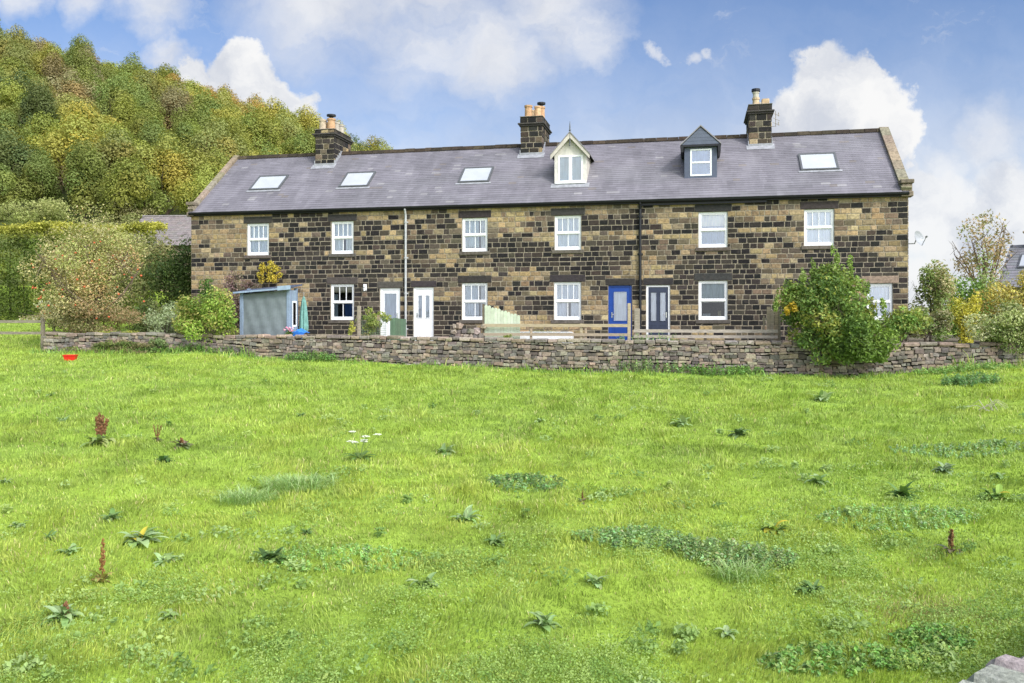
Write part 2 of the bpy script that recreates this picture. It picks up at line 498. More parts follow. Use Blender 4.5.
def shrub(name, label, cat, loc, radii, n, size, pal, lobes=12, lobe_r=(.28, .5), aspect=.55, group=None, cz=None, stem_r=.04, stems=5, twigs=2, out=.5, crown_name='foliage', stem_name='stem', mat='leaf', rz=0.0, minz=.0, lobevar=.18, flat=0.0, barkcol=(1, 1, 1)):
    root = empty(name, loc, rz); tag(root, label, cat, group)
    center = (0, 0, radii[2] if cz is None else cz)
    P, N, idx, dep = crown_points(radii, center, n, lobes, lobe_r, flat, out, minz)
    C = palette_cols(pal, idx, len(P), lobevar=lobevar)
    sz = size * R.uniform(.65, 1.35, len(P))
    link(crown_name, leaf_mesh(name + '_leaves', P, N, sz, C, aspect), M[mat], root)
    mb = MB(); limbs(mb, center[2] * .55, radii, center, stems, stem_r, barkcol, twigs)
    mb.build(stem_name, M['bark'], root)
    return root
# ------------------------------------------------------------------ the terrace: six cottages
B = [0, 4.57, 9.03, 13.4, 17.87, 22.25, 26.85]
HL = ['leftmost stone cottage of the terrace, at the left gable behind the pale blue shed',
      'second stone cottage from the left, with a half-glazed white door and a wall lamp',
      'stone cottage with the solid white double-paned front door, right of the tall pale downpipe',
      'stone cottage with the bright blue front door and cream pointed dormer with a finial',
      'stone cottage with the navy front door and slate blue dormer, right of the black downpipe',
      'rightmost stone cottage of the terrace, with the stepped right gable coping and satellite dish']
H = []
for i in range(6):
    h = empty('terraced_house', W(B[i], 0, 0), -TH)
    tag(h, HL[i], 'house', 'stone cottages of one terrace'); H.append(h)

def hb(mb, name, mat, i, parent=None, label=None, smooth=False):
    s0 = B[i]
    mb.V = [(v[0] - s0, v[1], v[2]) for v in mb.V]
    o = mb.build(name, M[mat] if isinstance(mat, str) else mat, parent or H[i], smooth=smooth)
    if label: o['label'] = label
    return o

TOPZ = 5.2
PITCH = .789
def zr(t): return 5.3 + (t + .15) * PITCH
RIDGE_T = 3.4; RIDGE_Z = zr(RIDGE_T)
BACK = 6.8

TAN = [(.335, .245, .125), (.385, .285, .15), (.285, .21, .115), (.345, .26, .145), (.30, .232, .14), (.41, .315, .18)]
MID = [(.15, .115, .075), (.19, .143, .09), (.125, .10, .072)]
DRK = [(.02, .018, .017), (.03, .026, .023), (.042, .035, .029), (.016, .015, .015), (.06, .048, .036)]

def block_col(s, z):
    k = noise.noise((s * .35 + 3, z * .55, 14)) + .6 * noise.noise((s * 1.0, z * 1.6, 19))
    f = 1 - .30 * min(1, max(0, k * 1.3 + .35))
    return tuple(c * f for c in block_col0(s, z))

def block_col0(s, z):
    p = .44
    if s < 5: p = .36 if s < 2.2 else .45
    elif s < 11.5: p = .72 if z < 4.4 else .6
    elif s < 14.5: p = .5
    elif s < 18: p = .40
    elif s < 22.5: p = .52 if z > 2.6 else .62
    else: p = .5
    if 8 < s < 13 and z > 2.5 and z < 3.6: p -= .12
    if z > 4.95: p = .12
    q = noise.noise((s * .42 + 9, z * 1.9, 3.3)) + .55 * noise.noise((s * 1.1, z * 4.5, 8.1)) + .3 * noise.noise((s * 2.9, z * 7, 1.7))
    p = p + .10 + q * 1.15
    r = random.random() * .72 + .14
    if r < p - .06: return jit(random.choice(DRK), .25)
    if r < p + .15: return jit(random.choice(MID), .2)
    if noise.noise((s * .33, z * .6, 21)) > .2: return jit(random.choice(TAN[:2] + TAN[3:4] + TAN[5:]), .13)
    return jit(random.choice(TAN), .16)

def block(mb, fn, x0, x1, z0, z1, d0, d1, col, bev=.012, j=.004):
    """one wall stone: back outline at depth d0, dressed face at d1"""
    r = lambda: random.uniform(-j, j)
    bx = min(bev, (x1 - x0) * .3); bz = min(bev, (z1 - z0) * .3)
    o = [(x0 + r(), z0 + r()), (x1 + r(), z0 + r()), (x1 + r(), z1 + r()), (x0 + r(), z1 + r())]
    c = [(x0 + bx + r(), z0 + bz + r()), (x1 - bx + r(), z0 + bz + r()), (x1 - bx + r(), z1 - bz + r()), (x0 + bx + r(), z1 - bz + r())]
    v = [fn(x, z, d0) for x, z in o] + [fn(x, z, d1 - .004) for x, z in o] + [fn(x, z, d1 + random.uniform(-.002, .005)) for x, z in c]
    f = [(8, 9, 10, 11)]
    for k in range(4):
        n = (k + 1) % 4
        f += [(k, n, 4 + n, 4 + k), (4 + k, 4 + n, 8 + n, 8 + k)]
    mb.add(v, f, col)

def coursed(get_mb, fn, x0, x1, z0, z1, colfn, rects=(), ch=(.165, .205), wid=(.17, .44), joint=.03, depth=.013, j=.008):
    z = z0
    while z < z1 - .03:
        h = random.uniform(*ch)
        if z1 - (z + h) < .09: h = z1 - z
        over = [r for r in rects if r[2] < z + h - .005 and r[3] > z + .005]
        xs = sorted({x0, x1} | {min(max(v, x0), x1) for r in over for v in r[:2]})
        segs = []
        for a, b in zip(xs, xs[1:]):
            if b - a < .02: continue
            m = (a + b) / 2
            cov = [r for r in over if r[0] <= m <= r[1]]
            zz0, zz1 = z, z + h
            for r in cov:
                if r[2] <= zz0 + .005 and r[3] >= zz1 - .005: zz0 = zz1
                elif r[2] <= zz0 + .005: zz0 = max(zz0, r[3])
                else: zz1 = min(zz1, r[2])
            if zz1 - zz0 < .035: continue
            if segs and abs(segs[-1][1] - a) < 1e-6 and segs[-1][2] == zz0 and segs[-1][3] == zz1: segs[-1][1] = b
            else: segs.append([a, b, zz0, zz1])
        for a, b, q0, q1 in segs:
            x = a
            while x < b - .01:
                w = random.uniform(*wid)
                if b - (x + w) < .14: w = b - x
                if b - x < wid[1] * 1.2 and b - x > w + .01 and b - x - w < wid[0]: w = (b - x) * .5
                xm = x + w / 2; zm = (q0 + q1) / 2
                block(get_mb(xm), fn, x + joint * .5, x + w - joint * .5, q0 + joint * .5, q1 - joint * .5, 0, depth, colfn(xm, zm), j=j)
                x += w
        z += h

# openings: (s0, s1, z0, z1, house)
UPW = [(2.44, 3.39, 0, 4, 2), (6.02, 6.94, 1, 4, 2), (11.27, 12.25, 2, 4, 2), (14.78, 15.76, 3, 4, 2), (19.94, 20.94, 4, 1, 1), (23.51, 24.49, 5, 4, 2)]
GDW = [(5.99, 6.96, 1), (11.26, 12.25, 2), (14.76, 15.76, 3), (19.94, 20.94, 4)]
DOORS = [(8.02, 8.83, 2.19, 1), (9.36, 10.16, 2.21, 2), (16.75, 17.60, 2.22, 3), (18.11, 18.95, 2.22, 4)]
opens = [(a, b, 3.53, 4.79, i) for a, b, i, _, _ in UPW] + [(a, b, .97, 2.36, i) for a, b, i in GDW] + [(a, b, .08, c, i) for a, b, c, i in DOORS] + [(25.53, 26.37, .97, 2.21, 5)]
lint = [(a - .13, b + .14, 4.79, 5.05, i) for a, b, i, _, _ in UPW] + [(a - .15, b + .16, 2.36, 2.62, i) for a, b, i in GDW] + [(a - .10, b + .11, c, c + .24, i) for a, b, c, i in DOORS] + [(25.38, 26.55, 2.21, 2.46, 5)]
sills = [(a - .1, b + .1, 3.40, 3.53, i) for a, b, i, _, _ in UPW] + [(a - .1, b + .1, .84, .97, i) for a, b, i in GDW] + [(25.45, 26.45, .84, .97, 5)]
rects = [r[:4] for r in opens + lint + sills]

wall = [MB() for _ in range(6)]
front = lambda x, z, d: (x, -d, z)
def which(x):
    for i in range(6):
        if x < B[i + 1]: return i
    return 5
MORT = (.29, .25, .185)
coursed(lambda x: wall[which(x)], front, 0, 26.85, -.1, TOPZ, block_col, rects)
# gable faces, coursed the same way, following the roof
def gable(mb, fn, t0, t1):
    z = -.1
    while z < RIDGE_Z - .25:
        h = random.uniform(.17, .2)
        a, b = t0, t1
        if z + h > TOPZ:
            k = (z + h - 5.3) / PITCH - .15 + .25
            a, b = t0 + max(k, 0), t1 - max(k, 0)
        x = a
        while x < b - .02:
            w = random.uniform(.25, .6)
            if b - x - w < .15: w = b - x
            block(mb, fn, x + .01, x + w - .01, z + .01, z + h - .01, 0, .016, block_col(x + 40, z))
            x += w
        z += h
gable(wall[0], lambda x, z, d: (-d, BACK - x, z), 0, BACK)
gable(wall[5], lambda x, z, d: (26.85 + d, x, z), 0, BACK)
for i in range(6):
    mb = wall[i]; a, b = B[i], B[i + 1]
    ops = [o for o in opens if o[4] == i]
    xs = sorted({a, b} | {v for o in ops for v in o[:2]}); zs = sorted({-.8, TOPZ} | {v for o in ops for v in o[2:4]})
    for x0, x1 in zip(xs, xs[1:]):
        for z0, z1 in zip(zs, zs[1:]):
            xm, zm = (x0 + x1) / 2, (z0 + z1) / 2
            if any(o[0] < xm < o[1] and o[2] < zm < o[3] for o in ops): continue
            mb.quad((x0, 0, z0), (x1, 0, z0), (x1, 0, z1), (x0, 0, z1), MORT)
    for x0, x1, z0, z1, _ in ops:      # reveals and the dark room behind
        st = (.20, .17, .12)
        for y0, y1, c in ((0, .14, st),):
            mb.quad((x0, y0, z0), (x0, y0, z1), (x0, y1, z1), (x0, y1, z0), c); mb.quad((x1, y0, z0), (x1, y1, z0), (x1, y1, z1), (x1, y0, z1), c)
            mb.quad((x0, y0, z1), (x1, y0, z1), (x1, y1, z1), (x0, y1, z1), c); mb.quad((x0, y0, z0), (x0, y1, z0), (x1, y1, z0), (x1, y0, z0), c)
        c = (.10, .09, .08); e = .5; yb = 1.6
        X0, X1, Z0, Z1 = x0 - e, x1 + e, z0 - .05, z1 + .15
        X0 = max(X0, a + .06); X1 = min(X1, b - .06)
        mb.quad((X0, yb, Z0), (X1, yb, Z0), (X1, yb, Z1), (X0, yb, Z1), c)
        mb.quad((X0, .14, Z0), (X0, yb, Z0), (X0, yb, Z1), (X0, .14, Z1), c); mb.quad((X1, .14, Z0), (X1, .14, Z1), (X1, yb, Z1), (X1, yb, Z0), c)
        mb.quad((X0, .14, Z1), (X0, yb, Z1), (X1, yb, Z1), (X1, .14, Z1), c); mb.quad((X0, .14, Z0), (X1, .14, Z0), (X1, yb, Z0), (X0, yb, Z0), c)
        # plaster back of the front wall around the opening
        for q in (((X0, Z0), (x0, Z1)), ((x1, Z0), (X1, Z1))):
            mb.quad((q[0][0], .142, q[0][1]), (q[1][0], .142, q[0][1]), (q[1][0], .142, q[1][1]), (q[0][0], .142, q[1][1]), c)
    for x in (a + .004, b - .004): mb.quad((x, 0, -.8), (x, BACK, -.8), (x, BACK, TOPZ), (x, 0, TOPZ), MORT)
    mb.quad((a, BACK, -.8), (a, BACK, TOPZ), (b, BACK, TOPZ), (b, BACK, -.8), (.3, .25, .17))
    for x, ok in ((a, i == 0), (b, i == 5)):
        if ok: mb.add([(x, 0, -.8), (x, BACK, -.8), (x, BACK, TOPZ), (x, RIDGE_T, RIDGE_Z - .06), (x, 0, TOPZ)], [(0, 1, 2, 3, 4)], MORT)
    hb(mb, 'wall', 'block', i)

for x0, x1, z0, z1, i in lint:
    mb = MB(); c = jit((.038, .035, .034), .25) if z0 > 4 or random.random() < .75 else jit((.085, .075, .064), .15)
    if i == 5 and z0 < 3: c = (.27, .20, .15)
    mb.box(x0, x1, -.024, .10, z0 + .004, z1, c, .012); hb(mb, 'lintel', 'block', i)
for x0, x1, z0, z1, i in sills:
    mb = MB(); c = jit((.115, .10, .083), .2); mb.box(x0, x1, -.055, .09, z0, z1 - .003, c, .012); hb(mb, 'sill', 'block', i)

# ---- windows
def pane_and_curtain(win, i, x0, x1, z0, z1, y, style, gm='glass'):
    mb = MB(); mb.quad((x0, y, z0), (x1, y, z0), (x1, y, z1), (x0, y, z1)); hb(mb, 'glass', gm, i, win)
    def sheet(a, b, c, d, col, amp=.012, freq=60, nm='curtain'):
        n = 26; mb = MB()
        for k in range(n):
            xa, xb = a + (b - a) * k / n, a + (b - a) * (k + 1) / n
            ya = y + .04 + amp * math.sin(xa * freq + 1.3 * math.sin(xa * 11)); yb_ = y + .04 + amp * math.sin(xb * freq + 1.3 * math.sin(xb * 11))
            mb.quad((xa, ya, c), (xb, yb_, c), (xb, yb_, d), (xa, ya, d), col)
        hb(mb, nm, 'curtain', i, win)
    w = x1 - x0; h = z1 - z0
    if style == 'full': sheet(x0, x1, z0 + .02, z1, (.80, .87, .95))
    elif style == 'gap': sheet(x0, x0 + w * .45, z0, z1, (.88, .92, .97)); sheet(x0 + w * .62, x1, z0, z1, (.88, .92, .97)); sheet(x0, x1, z0 + h * .5, z1, (.76, .83, .92))
    elif style == 'blind': sheet(x0, x1, z0 + h * .62, z1, (.95, .95, .97), .002, 9); sheet(x0, x1, z0, z0 + h * .62, (.42, .52, .68), .004)
    elif style == 'cream': sheet(x0, x1, z1 - h * .2, z1, (.85, .72, .5), .003, 12); sheet(x0, x0 + w * .22, z0, z1 - h * .25, (.5, .56, .6)); sheet(x0 + w * .55, x1, z0, z0 + h * .45, (.05, .12, .32), .01, 20)
    elif style == 'half': sheet(x0, x1, z0 + h * .53, z1, (.9, .92, .93), .02, 40); sheet(x0 + w * .08, x0 + w * .4, z0, z0 + h * .12, (.7, .72, .75), nm='ornament'); sheet(x0 + w * .7, x0 + w * .83, z0, z0 + h * .2, (.6, .5, .3), nm='ornament')
    elif style == 'side': sheet(x0, x0 + w * .66, z0 + .08, z1, (.74, .81, .88)); sheet(x0 + w * .74, x1, z0, z1, (.8, .82, .84))

def window(i, x0, x1, z0, z1, tc_, bc_, style, gm='glass'):
    mb = MB(); f = .07; y0, y1 = .055, .125
    mb.box(x0, x0 + f, y0, y1, z0, z1); mb.box(x1 - f, x1, y0, y1, z0, z1)
    mb.box(x0 + f, x1 - f, y0, y1, z0, z0 + f * 1.35); mb.box(x0 + f, x1 - f, y0, y1, z1 - f, z1)
    zm = z0 + (z1 - z0) * .50
    mb.box(x0 + f, x1 - f, y0 - .012, y1, zm - .033, zm + .033)
    # inner sash edges, the upper sash a little forward of the lower
    for (a, b, c, d, yy) in ((x0 + f, x1 - f, zm + .033, z1 - f, y0 + .012), (x0 + f, x1 - f, z0 + f * 1.35, zm - .033, y0 + .03)):
        e = .028
        mb.box(a, a + e, yy, yy + .03, c, d); mb.box(b - e, b, yy, yy + .03, c, d)
        mb.box(a + e, b - e, yy, yy + .03, c, c + e); mb.box(a + e, b - e, yy, yy + .03, d - e, d)
        n = tc_ if c > zm else bc_
        for k in range(1, n):
            x = a + (b - a) * k / n
            mb.box(x - .013, x + .013, yy + .003, yy + .026, c + e, d - e)
    w = hb(mb, 'window', 'white', i)
    pane_and_curtain(w, i, x0 + f, x1 - f, z0 + f, z1 - f, y0 + .05, style, gm)
    return w
st_up = ['full', 'gap', 'side', 'full', 'blind', 'full']
for (a, b, i, tc_, bc_), st in zip(UPW, st_up): window(i, a + .004, b - .004, 3.535, 4.785, tc_, bc_, st)
for (a, b, i), st, (tc_, bc_) in zip(GDW, ['cream', 'side', 'gap', 'half'], [(3, 2), (3, 2), (4, 2), (1, 1)]):
    window(i, a + .004, b - .004, .975, 2.355, tc_, bc_, st, 'darkglass' if st in ('cream', 'half') else 'glass')
w = window(5, 25.534, 26.366, .975, 2.205, 1, 1, 'full'); w['label'] = 'white window half hidden behind the big bush'

# ---- doors
def pane(d, i, x0, x1, z0, z1, y, gm='glass', back=(.74, .79, .86)):
    g = hb(MB().quad((x0, y, z0), (x1, y, z0), (x1, y, z1), (x0, y, z1)), 'glass', gm, i, d)
    hb(MB().quad((x0, y + .03, z0), (x1, y + .03, z0), (x1, y + .03, z1), (x0, y + .03, z1), back), 'curtain', 'curtain', i, d)
def door(i, x0, x1, z1, dm, fm, panes, panels, label, handle_left, fw=.07):
    y0 = .06
    mb = MB(); mb.box(x0, x0 + fw, .04, .13, .08, z1); mb.box(x1 - fw, x1, .04, .13, .08, z1); mb.box(x0 + fw, x1 - fw, .04, .13, z1 - fw, z1); mb.box(x0 + fw, x1 - fw, .03, .13, .08, .13)
    xa, xb, za, zb = x0 + fw, x1 - fw, .13, z1 - fw
    fr = mb
    d = MB()
    # leaf: stiles and rails around each pane, so that the panes are real openings
    xs = sorted({xa, xb} | {xa + (xb - xa) * q for p in panes for q in (p[0], p[1])}); zs = sorted({za, zb} | {za + (zb - za) * q for p in panes for q in (p[2], p[3])})
    R_ = [(xa + (xb - xa) * p[0], xa + (xb - xa) * p[1], za + (zb - za) * p[2], za + (zb - za) * p[3]) for p in panes]
    for a, b in zip(xs, xs[1:]):
        for c, e in zip(zs, zs[1:]):
            if any(r[0] < (a + b) / 2 < r[1] and r[2] < (c + e) / 2 < r[3] for r in R_): continue
            d.box(a, b, y0, y0 + .045, c, e)
    for r in R_:
        for q in ((r[0] - .02, r[0], r[2] - .02, r[3] + .02), (r[1], r[1] + .02, r[2] - .02, r[3] + .02), (r[0], r[1], r[2] - .02, r[2]), (r[0], r[1], r[3], r[3] + .02)):
            d.box(q[0], q[1], y0 - .014, y0 - .002, q[2], q[3])
    for p in panels:
        a, b, c, e = xa + (xb - xa) * p[0], xa + (xb - xa) * p[1], za + (zb - za) * p[2], za + (zb - za) * p[3]
        for q in ((a, a + .02, c, e), (b - .02, b, c, e), (a + .02, b - .02, c, c + .02), (a + .02, b - .02, e - .02, e)):
            d.box(q[0], q[1], y0 - .012, y0 - .002, q[2], q[3])
        d.box(a + .05, b - .05, y0 - .009, y0 - .002, c + .05, e - .05, (.93, .93, .93))
    D = hb(d, 'door', dm, i, label=label)
    hb(fr, 'door_frame', fm, i, D)
    for r in R_: pane(D, i, r[0], r[1], r[2], r[3], y0 + .02)
    hx = xa + .06 if handle_left else xb - .06
    m = MB(); m.box(hx - .015, hx + .015, y0 - .02, y0 - .003, 1.05, 1.25); m.tube([(hx, y0 - .045, 1.17), (hx + (.11 if handle_left else -.11), y0 - .045, 1.17)], .009, 6); m.tube([(hx, y0 - .045, 1.17), (hx, y0 - .018, 1.17)], .009, 6)
    hb(m, 'handle', 'chrome', i, D)
    mb = MB(); mb.box(x0 - .08, x1 + .08, -.3, .04, -.05, .08, (.2, .17, .13), .015); hb(mb, 'door_step', 'block', i)
    return D
door(1, 8.02, 8.83, 2.19, 'white', 'white', [(.14, .86, .42, .93)], [(.14, .86, .06, .34)], 'white half-glazed door', False)
door(2, 9.36, 10.16, 2.21, 'white', 'white', [(.16, .40, .46, .88), (.60, .84, .46, .88)], [(.14, .44, .06, .38), (.56, .86, .06, .38)], 'white door with two tall narrow panes', True)
door(3, 16.75, 17.60, 2.22, 'blue', 'blue', [(.17, .83, .40, .92)], [(.14, .86, .06, .34)], 'bright blue door with one large pane', True)
dn = door(4, 18.11, 18.95, 2.22, 'navy', 'white', [(.13, .40, .40, .90), (.60, .87, .40, .90)], [(.10, .44, .06, .33), (.56, .90, .06, .33)], 'navy door with two tall panes in a white frame', False)

# ---- roofs
def slate_col(s, t):
    k = noise.noise((s * .5, t * 2.2, 5)) * .5 + noise.noise((s * 1.9, t * 1.1, 2)) * .3
    v = 1 + k * .35 + random.uniform(-.085, .085)
    base = (.176, .166, .187) if noise.noise((s * .3, t * .8, 33)) > -.1 else (.174, .166, .184)
    if random.random() < .015: base = (.24, .23, .24)
    if random.random() < .015: base = (.18, .16, .155)
    return tuple(c * v for c in base)
roofs = [MB() for _ in range(6)]
SL = math.hypot(1, PITCH); cN, sN = 1 / SL, PITCH / SL
T0 = -.20; LEN = (RIDGE_T - T0) * SL
def rp(s, d, up, side=1):
    """point on the slope: d metres up it from the eaves, lifted 'up' off it"""
    t = T0 + d * cN - up * sN; z = zr(T0) + d * sN + up * cN
    return (s, t if side > 0 else 2 * RIDGE_T - t, z)
row = 0; d = 0.0
while d < LEN - .02:
    g = .165 - .04 * d / LEN
    x = .18 - random.uniform(0, .5)
    while x < 26.62:
        w = random.uniform(.22, .34)
        xa, xb = max(x, .16), min(x + w, 26.62)
        if xb - xa > .03:
            q = random.uniform(0, .003); tl = random.uniform(-.003, .003)
            e = d; top = min(d + g + .05, LEN)
            c = slate_col((xa + xb) / 2, d)
            m = roofs[which((xa + xb) / 2)]
            u0, u1 = .013 + q, .003
            v = [rp(xa, e, u0), rp(xb, e + tl, u0), rp(xb, top, u1), rp(xa, top, u1), rp(xa, e, u0 - .012), rp(xb, e + tl, u0 - .012)]
            m.add(v, [(0, 1, 2, 3), (4, 5, 1, 0), (0, 3, 4), (1, 5, 2)], c)
        x += w
    d += g; row += 1
for i in range(6):
    a, b = B[i], B[i + 1]; m = roofs[i]
    m.quad(rp(a, 0, 0), rp(b, 0, 0), rp(b, LEN, 0), rp(a, LEN, 0), (.05, .05, .055))
    m.quad(rp(b, 0, 0, -1), rp(a, 0, 0, -1), rp(a, LEN, 0, -1), rp(b, LEN, 0, -1), (.19, .18, .205))
    m.quad(rp(a, 0, 0), rp(a, 0, -.1), rp(b, 0, -.1), rp(b, 0, 0), (.05, .05, .05))
    hb(m, 'roof', 'slate', i)
    rg = MB(); x = a + (.16 if i == 0 else 0); xe = b - (.2 if i == 5 else 0)
    while x < xe - .01:
        w = min(random.uniform(.42, .52), xe - x)
        dz = random.uniform(-.008, .010); c = jit((.17, .15, .13) if random.random() < .6 else (.25, .225, .18), .2)
        zt = RIDGE_Z
        P0 = [(-.16, -.105), (-.13, -.06), (-.04, .055), (.04, .055), (.13, -.06), (.16, -.105)]
        pr = [(RIDGE_T + y, zt + z + .03 + dz) for y, z in P0]
        v = [(x + .006, y, z) for y, z in pr] + [(x + w - .006, y, z) for y, z in pr]
        rg.add(v, [(k, k + 6, k + 7, k + 1) for k in range(5)] + [(5, 4, 3, 2, 1, 0), (6, 7, 8, 9, 10, 11)], c)
        x += w
    hb(rg, 'ridge_capping', 'coping', i)
    # gutter: half-round on its fascia
    gt = MB(); thick = i == 4
    zg = zr(T0) - .03
    gt.box(a, b, -.115, -.03, zg - (.17 if thick else .10), zg - .02)
    R0 = .062 if not thick else .085
    ang = [math.pi + math.pi * k / 6 for k in range(7)]
    yc, zc = -.185, zg
    pr = [(yc + R0 * math.cos(q), zc + R0 * math.sin(q)) for q in ang] + [(yc + (R0 - .012) * math.cos(q), zc + (R0 - .012) * math.sin(q)) for q in ang[::-1]]
    n = len(pr)
    gt.add([(a, y, z) for y, z in pr] + [(b - .002, y, z) for y, z in pr], [(k, (k + 1) % n, n + (k + 1) % n, n + k) for k in range(n)], (1, 1, 1))
    hb(gt, 'gutter', 'dark', i)

# ---- gable copings with kneelers
def coping(i, s0, s1, sgn):
    mb = MB(); d = .1
    while d < LEN + .02:
        L = min(random.uniform(.55, .8), LEN + .06 - d)
        c = jit((1.15, 1.12, 1.0), .22)
        for side in (1, -1):
            v = []
            for dd in (d + .005, d + L - .005):
                for ss, up in ((s0, -.12), (s1, -.12), (s1, .115), (s0, .125)): v.append(rp(ss, dd, up, side))
            mb.add(v, [(0, 1, 2, 3), (4, 7, 6, 5), (0, 4, 5, 1), (1, 5, 6, 2), (2, 6, 7, 3), (3, 7, 4, 0)], c)
        d += L
        if L < .2: break
    hb(mb, 'gable_coping', 'coping', i)
    k = MB()
    c = (.9, .85, .8)
    sa, sb = (s0 - (.06 if sgn < 0 else 0), s1 + (.06 if sgn > 0 else 0))
    k.box(sa, sb, -.17, .22, 5.12, 5.30, c, .02)
    k.box(sa + .03, sb - .03, -.13, .22, 5.30, 5.56, c, .02)
    k.box(sa - .02, sb + .02, -.19, .24, 5.563, 5.70, (.75, .72, .68), .02)
    hb(k, 'kneeler', 'coping', i)
coping(0, -.06, .18, -1); coping(5, 26.6, 26.93, 1)

# ---- skylights
def skylight(i, s0, s1, t0, t1, open_=False):
    d0, d1 = (t0 - T0) * SL, (t1 - T0) * SL
    mb = MB(); f = .07; up = .075
    def rb(a, b, c, e, u0, u1, col=(1, 1, 1)):
        v = [rp(a, c, u0), rp(b, c, u0), rp(b, e, u0), rp(a, e, u0), rp(a, c, u1), rp(b, c, u1), rp(b, e, u1), rp(a, e, u1)]
        return v, [(4, 5, 6, 7), (0, 1, 5, 4), (1, 2, 6, 5), (2, 3, 7, 6), (3, 0, 4, 7)]
    for q in ((s0, s0 + f, d0, d1), (s1 - f, s1, d0, d1), (s0 + f, s1 - f, d0, d0 + f), (s0 + f, s1 - f, d1 - f, d1)):
        mb.add(*rb(*q, 0, up))
    w = hb(mb, 'skylight', 'skyframe', i)
    g = MB()
    g.quad(rp(s0 + f, d0 + f, up * .7), rp(s1 - f, d0 + f, up * .7), rp(s1 - f, d1 - f, up * .7), rp(s0 + f, d1 - f, up * .7))
    hb(g, 'glass', 'skyglass', i, w)
    fl = MB(); fl.add(*rb(s0 - .09, s1 + .09, d0 - .12, d0 - .004, .02, .03)); hb(fl, 'flashing', 'lead', i, w)
    if open_: w['label'] = 'skylight with its left edge in shadow'
skylight(0, 1.95, 3.28, 1.06, 1.96); skylight(1, 5.87, 7.12, 1.05, 1.97, True); skylight(2, 10.82, 12.05, 1.08, 2.0); skylight(5, 23.53, 24.83, 1.1, 2.06)

# ---- dormers
def tback(z): return (z - 5.3) / PITCH - .15
def dormer(i, s0, s1, tf, zb, ze, za, ov, ovf, wall_m, roof_col, label):
    sm = (s0 + s1) / 2
    D = MB()
    # front: pentagon with the window opening left out, cheeks running back into the slope
    return D, sm
# cream dormer
s0, s1, tf, zb, ze, za = 14.65, 15.86, .81, 6.02, 7.20, 7.88
sm = (s0 + s1) / 2
D = MB()
fw = .09
wx0, wx1, wz0, wz1 = s0 + .14, s1 - .14, zb + .12, ze - .06
for q in ((s0, wx0, zb - .1, ze), (wx1, s1, zb - .1, ze), (wx0, wx1, zb - .1, wz0), (wx0, wx1, wz1, ze)): D.box(q[0], q[1], tf, tf + .08, q[2], q[3])
D.prism([(s0, ze), (s1, ze), (sm, za)], tf + .012, tf + .08, (.98, .98, .96))
for x, nx in ((s0, -1), (s1, 1)):
    D.add([(x, tf + .08, zr(tf + .08) - .1), (x, tback(ze), ze), (x, tf + .08, ze)], [(0, 1, 2)], (.8, .78, .74))
dm1 = hb(D, 'dormer', 'cream', 3, label='cream timber dormer with bargeboards and a spike finial')
# its boards, roof and finial
bb = MB(); o = .17
rise = (za - ze) / ((s1 - s0) / 2)
for sg in (-1, 1):
    xe = sm + sg * ((s1 - s0) / 2 + .13); ztop = za + .09
    zend = ztop - rise * ((s1 - s0) / 2 + .13)
    v = [(xe, zend - .17), (xe, zend), (sm, ztop), (sm, ztop - .2)]
    if sg > 0: v = v[::-1]
    bb.prism(v, tf - o, tf - o + .04, (.86, .83, .78))
hb(bb, 'bargeboard', 'cream', 3, dm1)
dr = MB()
for sg in (-1, 1):
    xe = sm + sg * ((s1 - s0) / 2 + .15); ztop = za + .13
    zend = ztop - rise * ((s1 - s0) / 2 + .15)
    a = (xe, tf - o - .02, zend); b = (sm, tf - o - .02, ztop); c = (sm, tback(ztop) + .05, ztop); d_ = (xe, tback(zend) + .05, zend)
    q = [a, b, c, d_]; lo = [(x, y, z - .05) for x, y, z in q]
    f = [(0, 1, 2, 3), (7, 6, 5, 4), (0, 4, 5, 1), (3, 2, 6, 7), (0, 3, 7, 4)]
    if sg > 0: f = [p[::-1] for p in f]
    dr.add(q + lo, f, (.2, .19, .2))
hb(dr, 'dormer_roof', 'slate', 3, dm1)
fi = MB(); fi.tube([(sm, tf - o + .02, za - .42), (sm, tf - o + .02, za + .32), (sm, tf - o + .02, za + .5)], [.028, .024, .006], 6)
fi.lathe([(0, -.05), (.05, 0), (0, .05)], (sm, tf - o + .02, za + .17), 8); hb(fi, 'finial', 'skyframe', 3, dm1)
# two casements
wn = MB(); f = .06; y0 = tf - .012
wn.box(wx0, wx0 + f, y0, y0 + .07, wz0, wz1); wn.box(wx1 - f, wx1, y0, y0 + .07, wz0, wz1); wn.box(wx0 + f, wx1 - f, y0, y0 + .07, wz0, wz0 + f); wn.box(wx0 + f, wx1 - f, y0, y0 + .07, wz1 - f, wz1)
wn.box(sm - .06, sm + .06, y0 - .005, y0 + .07, wz0 + f, wz1 - f)
wn.box(wx0 - .1, wx1 + .1, y0 - .06, y0 + .02, wz0 - .06, wz0 - .003)
wn1 = hb(wn, 'window', 'white', 3, dm1)
pane(wn1, 3, wx0 + f, wx1 - f, wz0 + f, wz1 - f, y0 + .03, 'glass', (.52, .63, .70))
fl = MB(); fl.quad(rp(s0 - .12, (tf - T0) * SL - .28, .024), rp(s1 + .12, (tf - T0) * SL - .28, .024), rp(s1 + .12, (tf - T0) * SL + .02, .024), rp(s0 - .12, (tf - T0) * SL + .02, .024)); hb(fl, 'flashing', 'lead', 3, dm1)

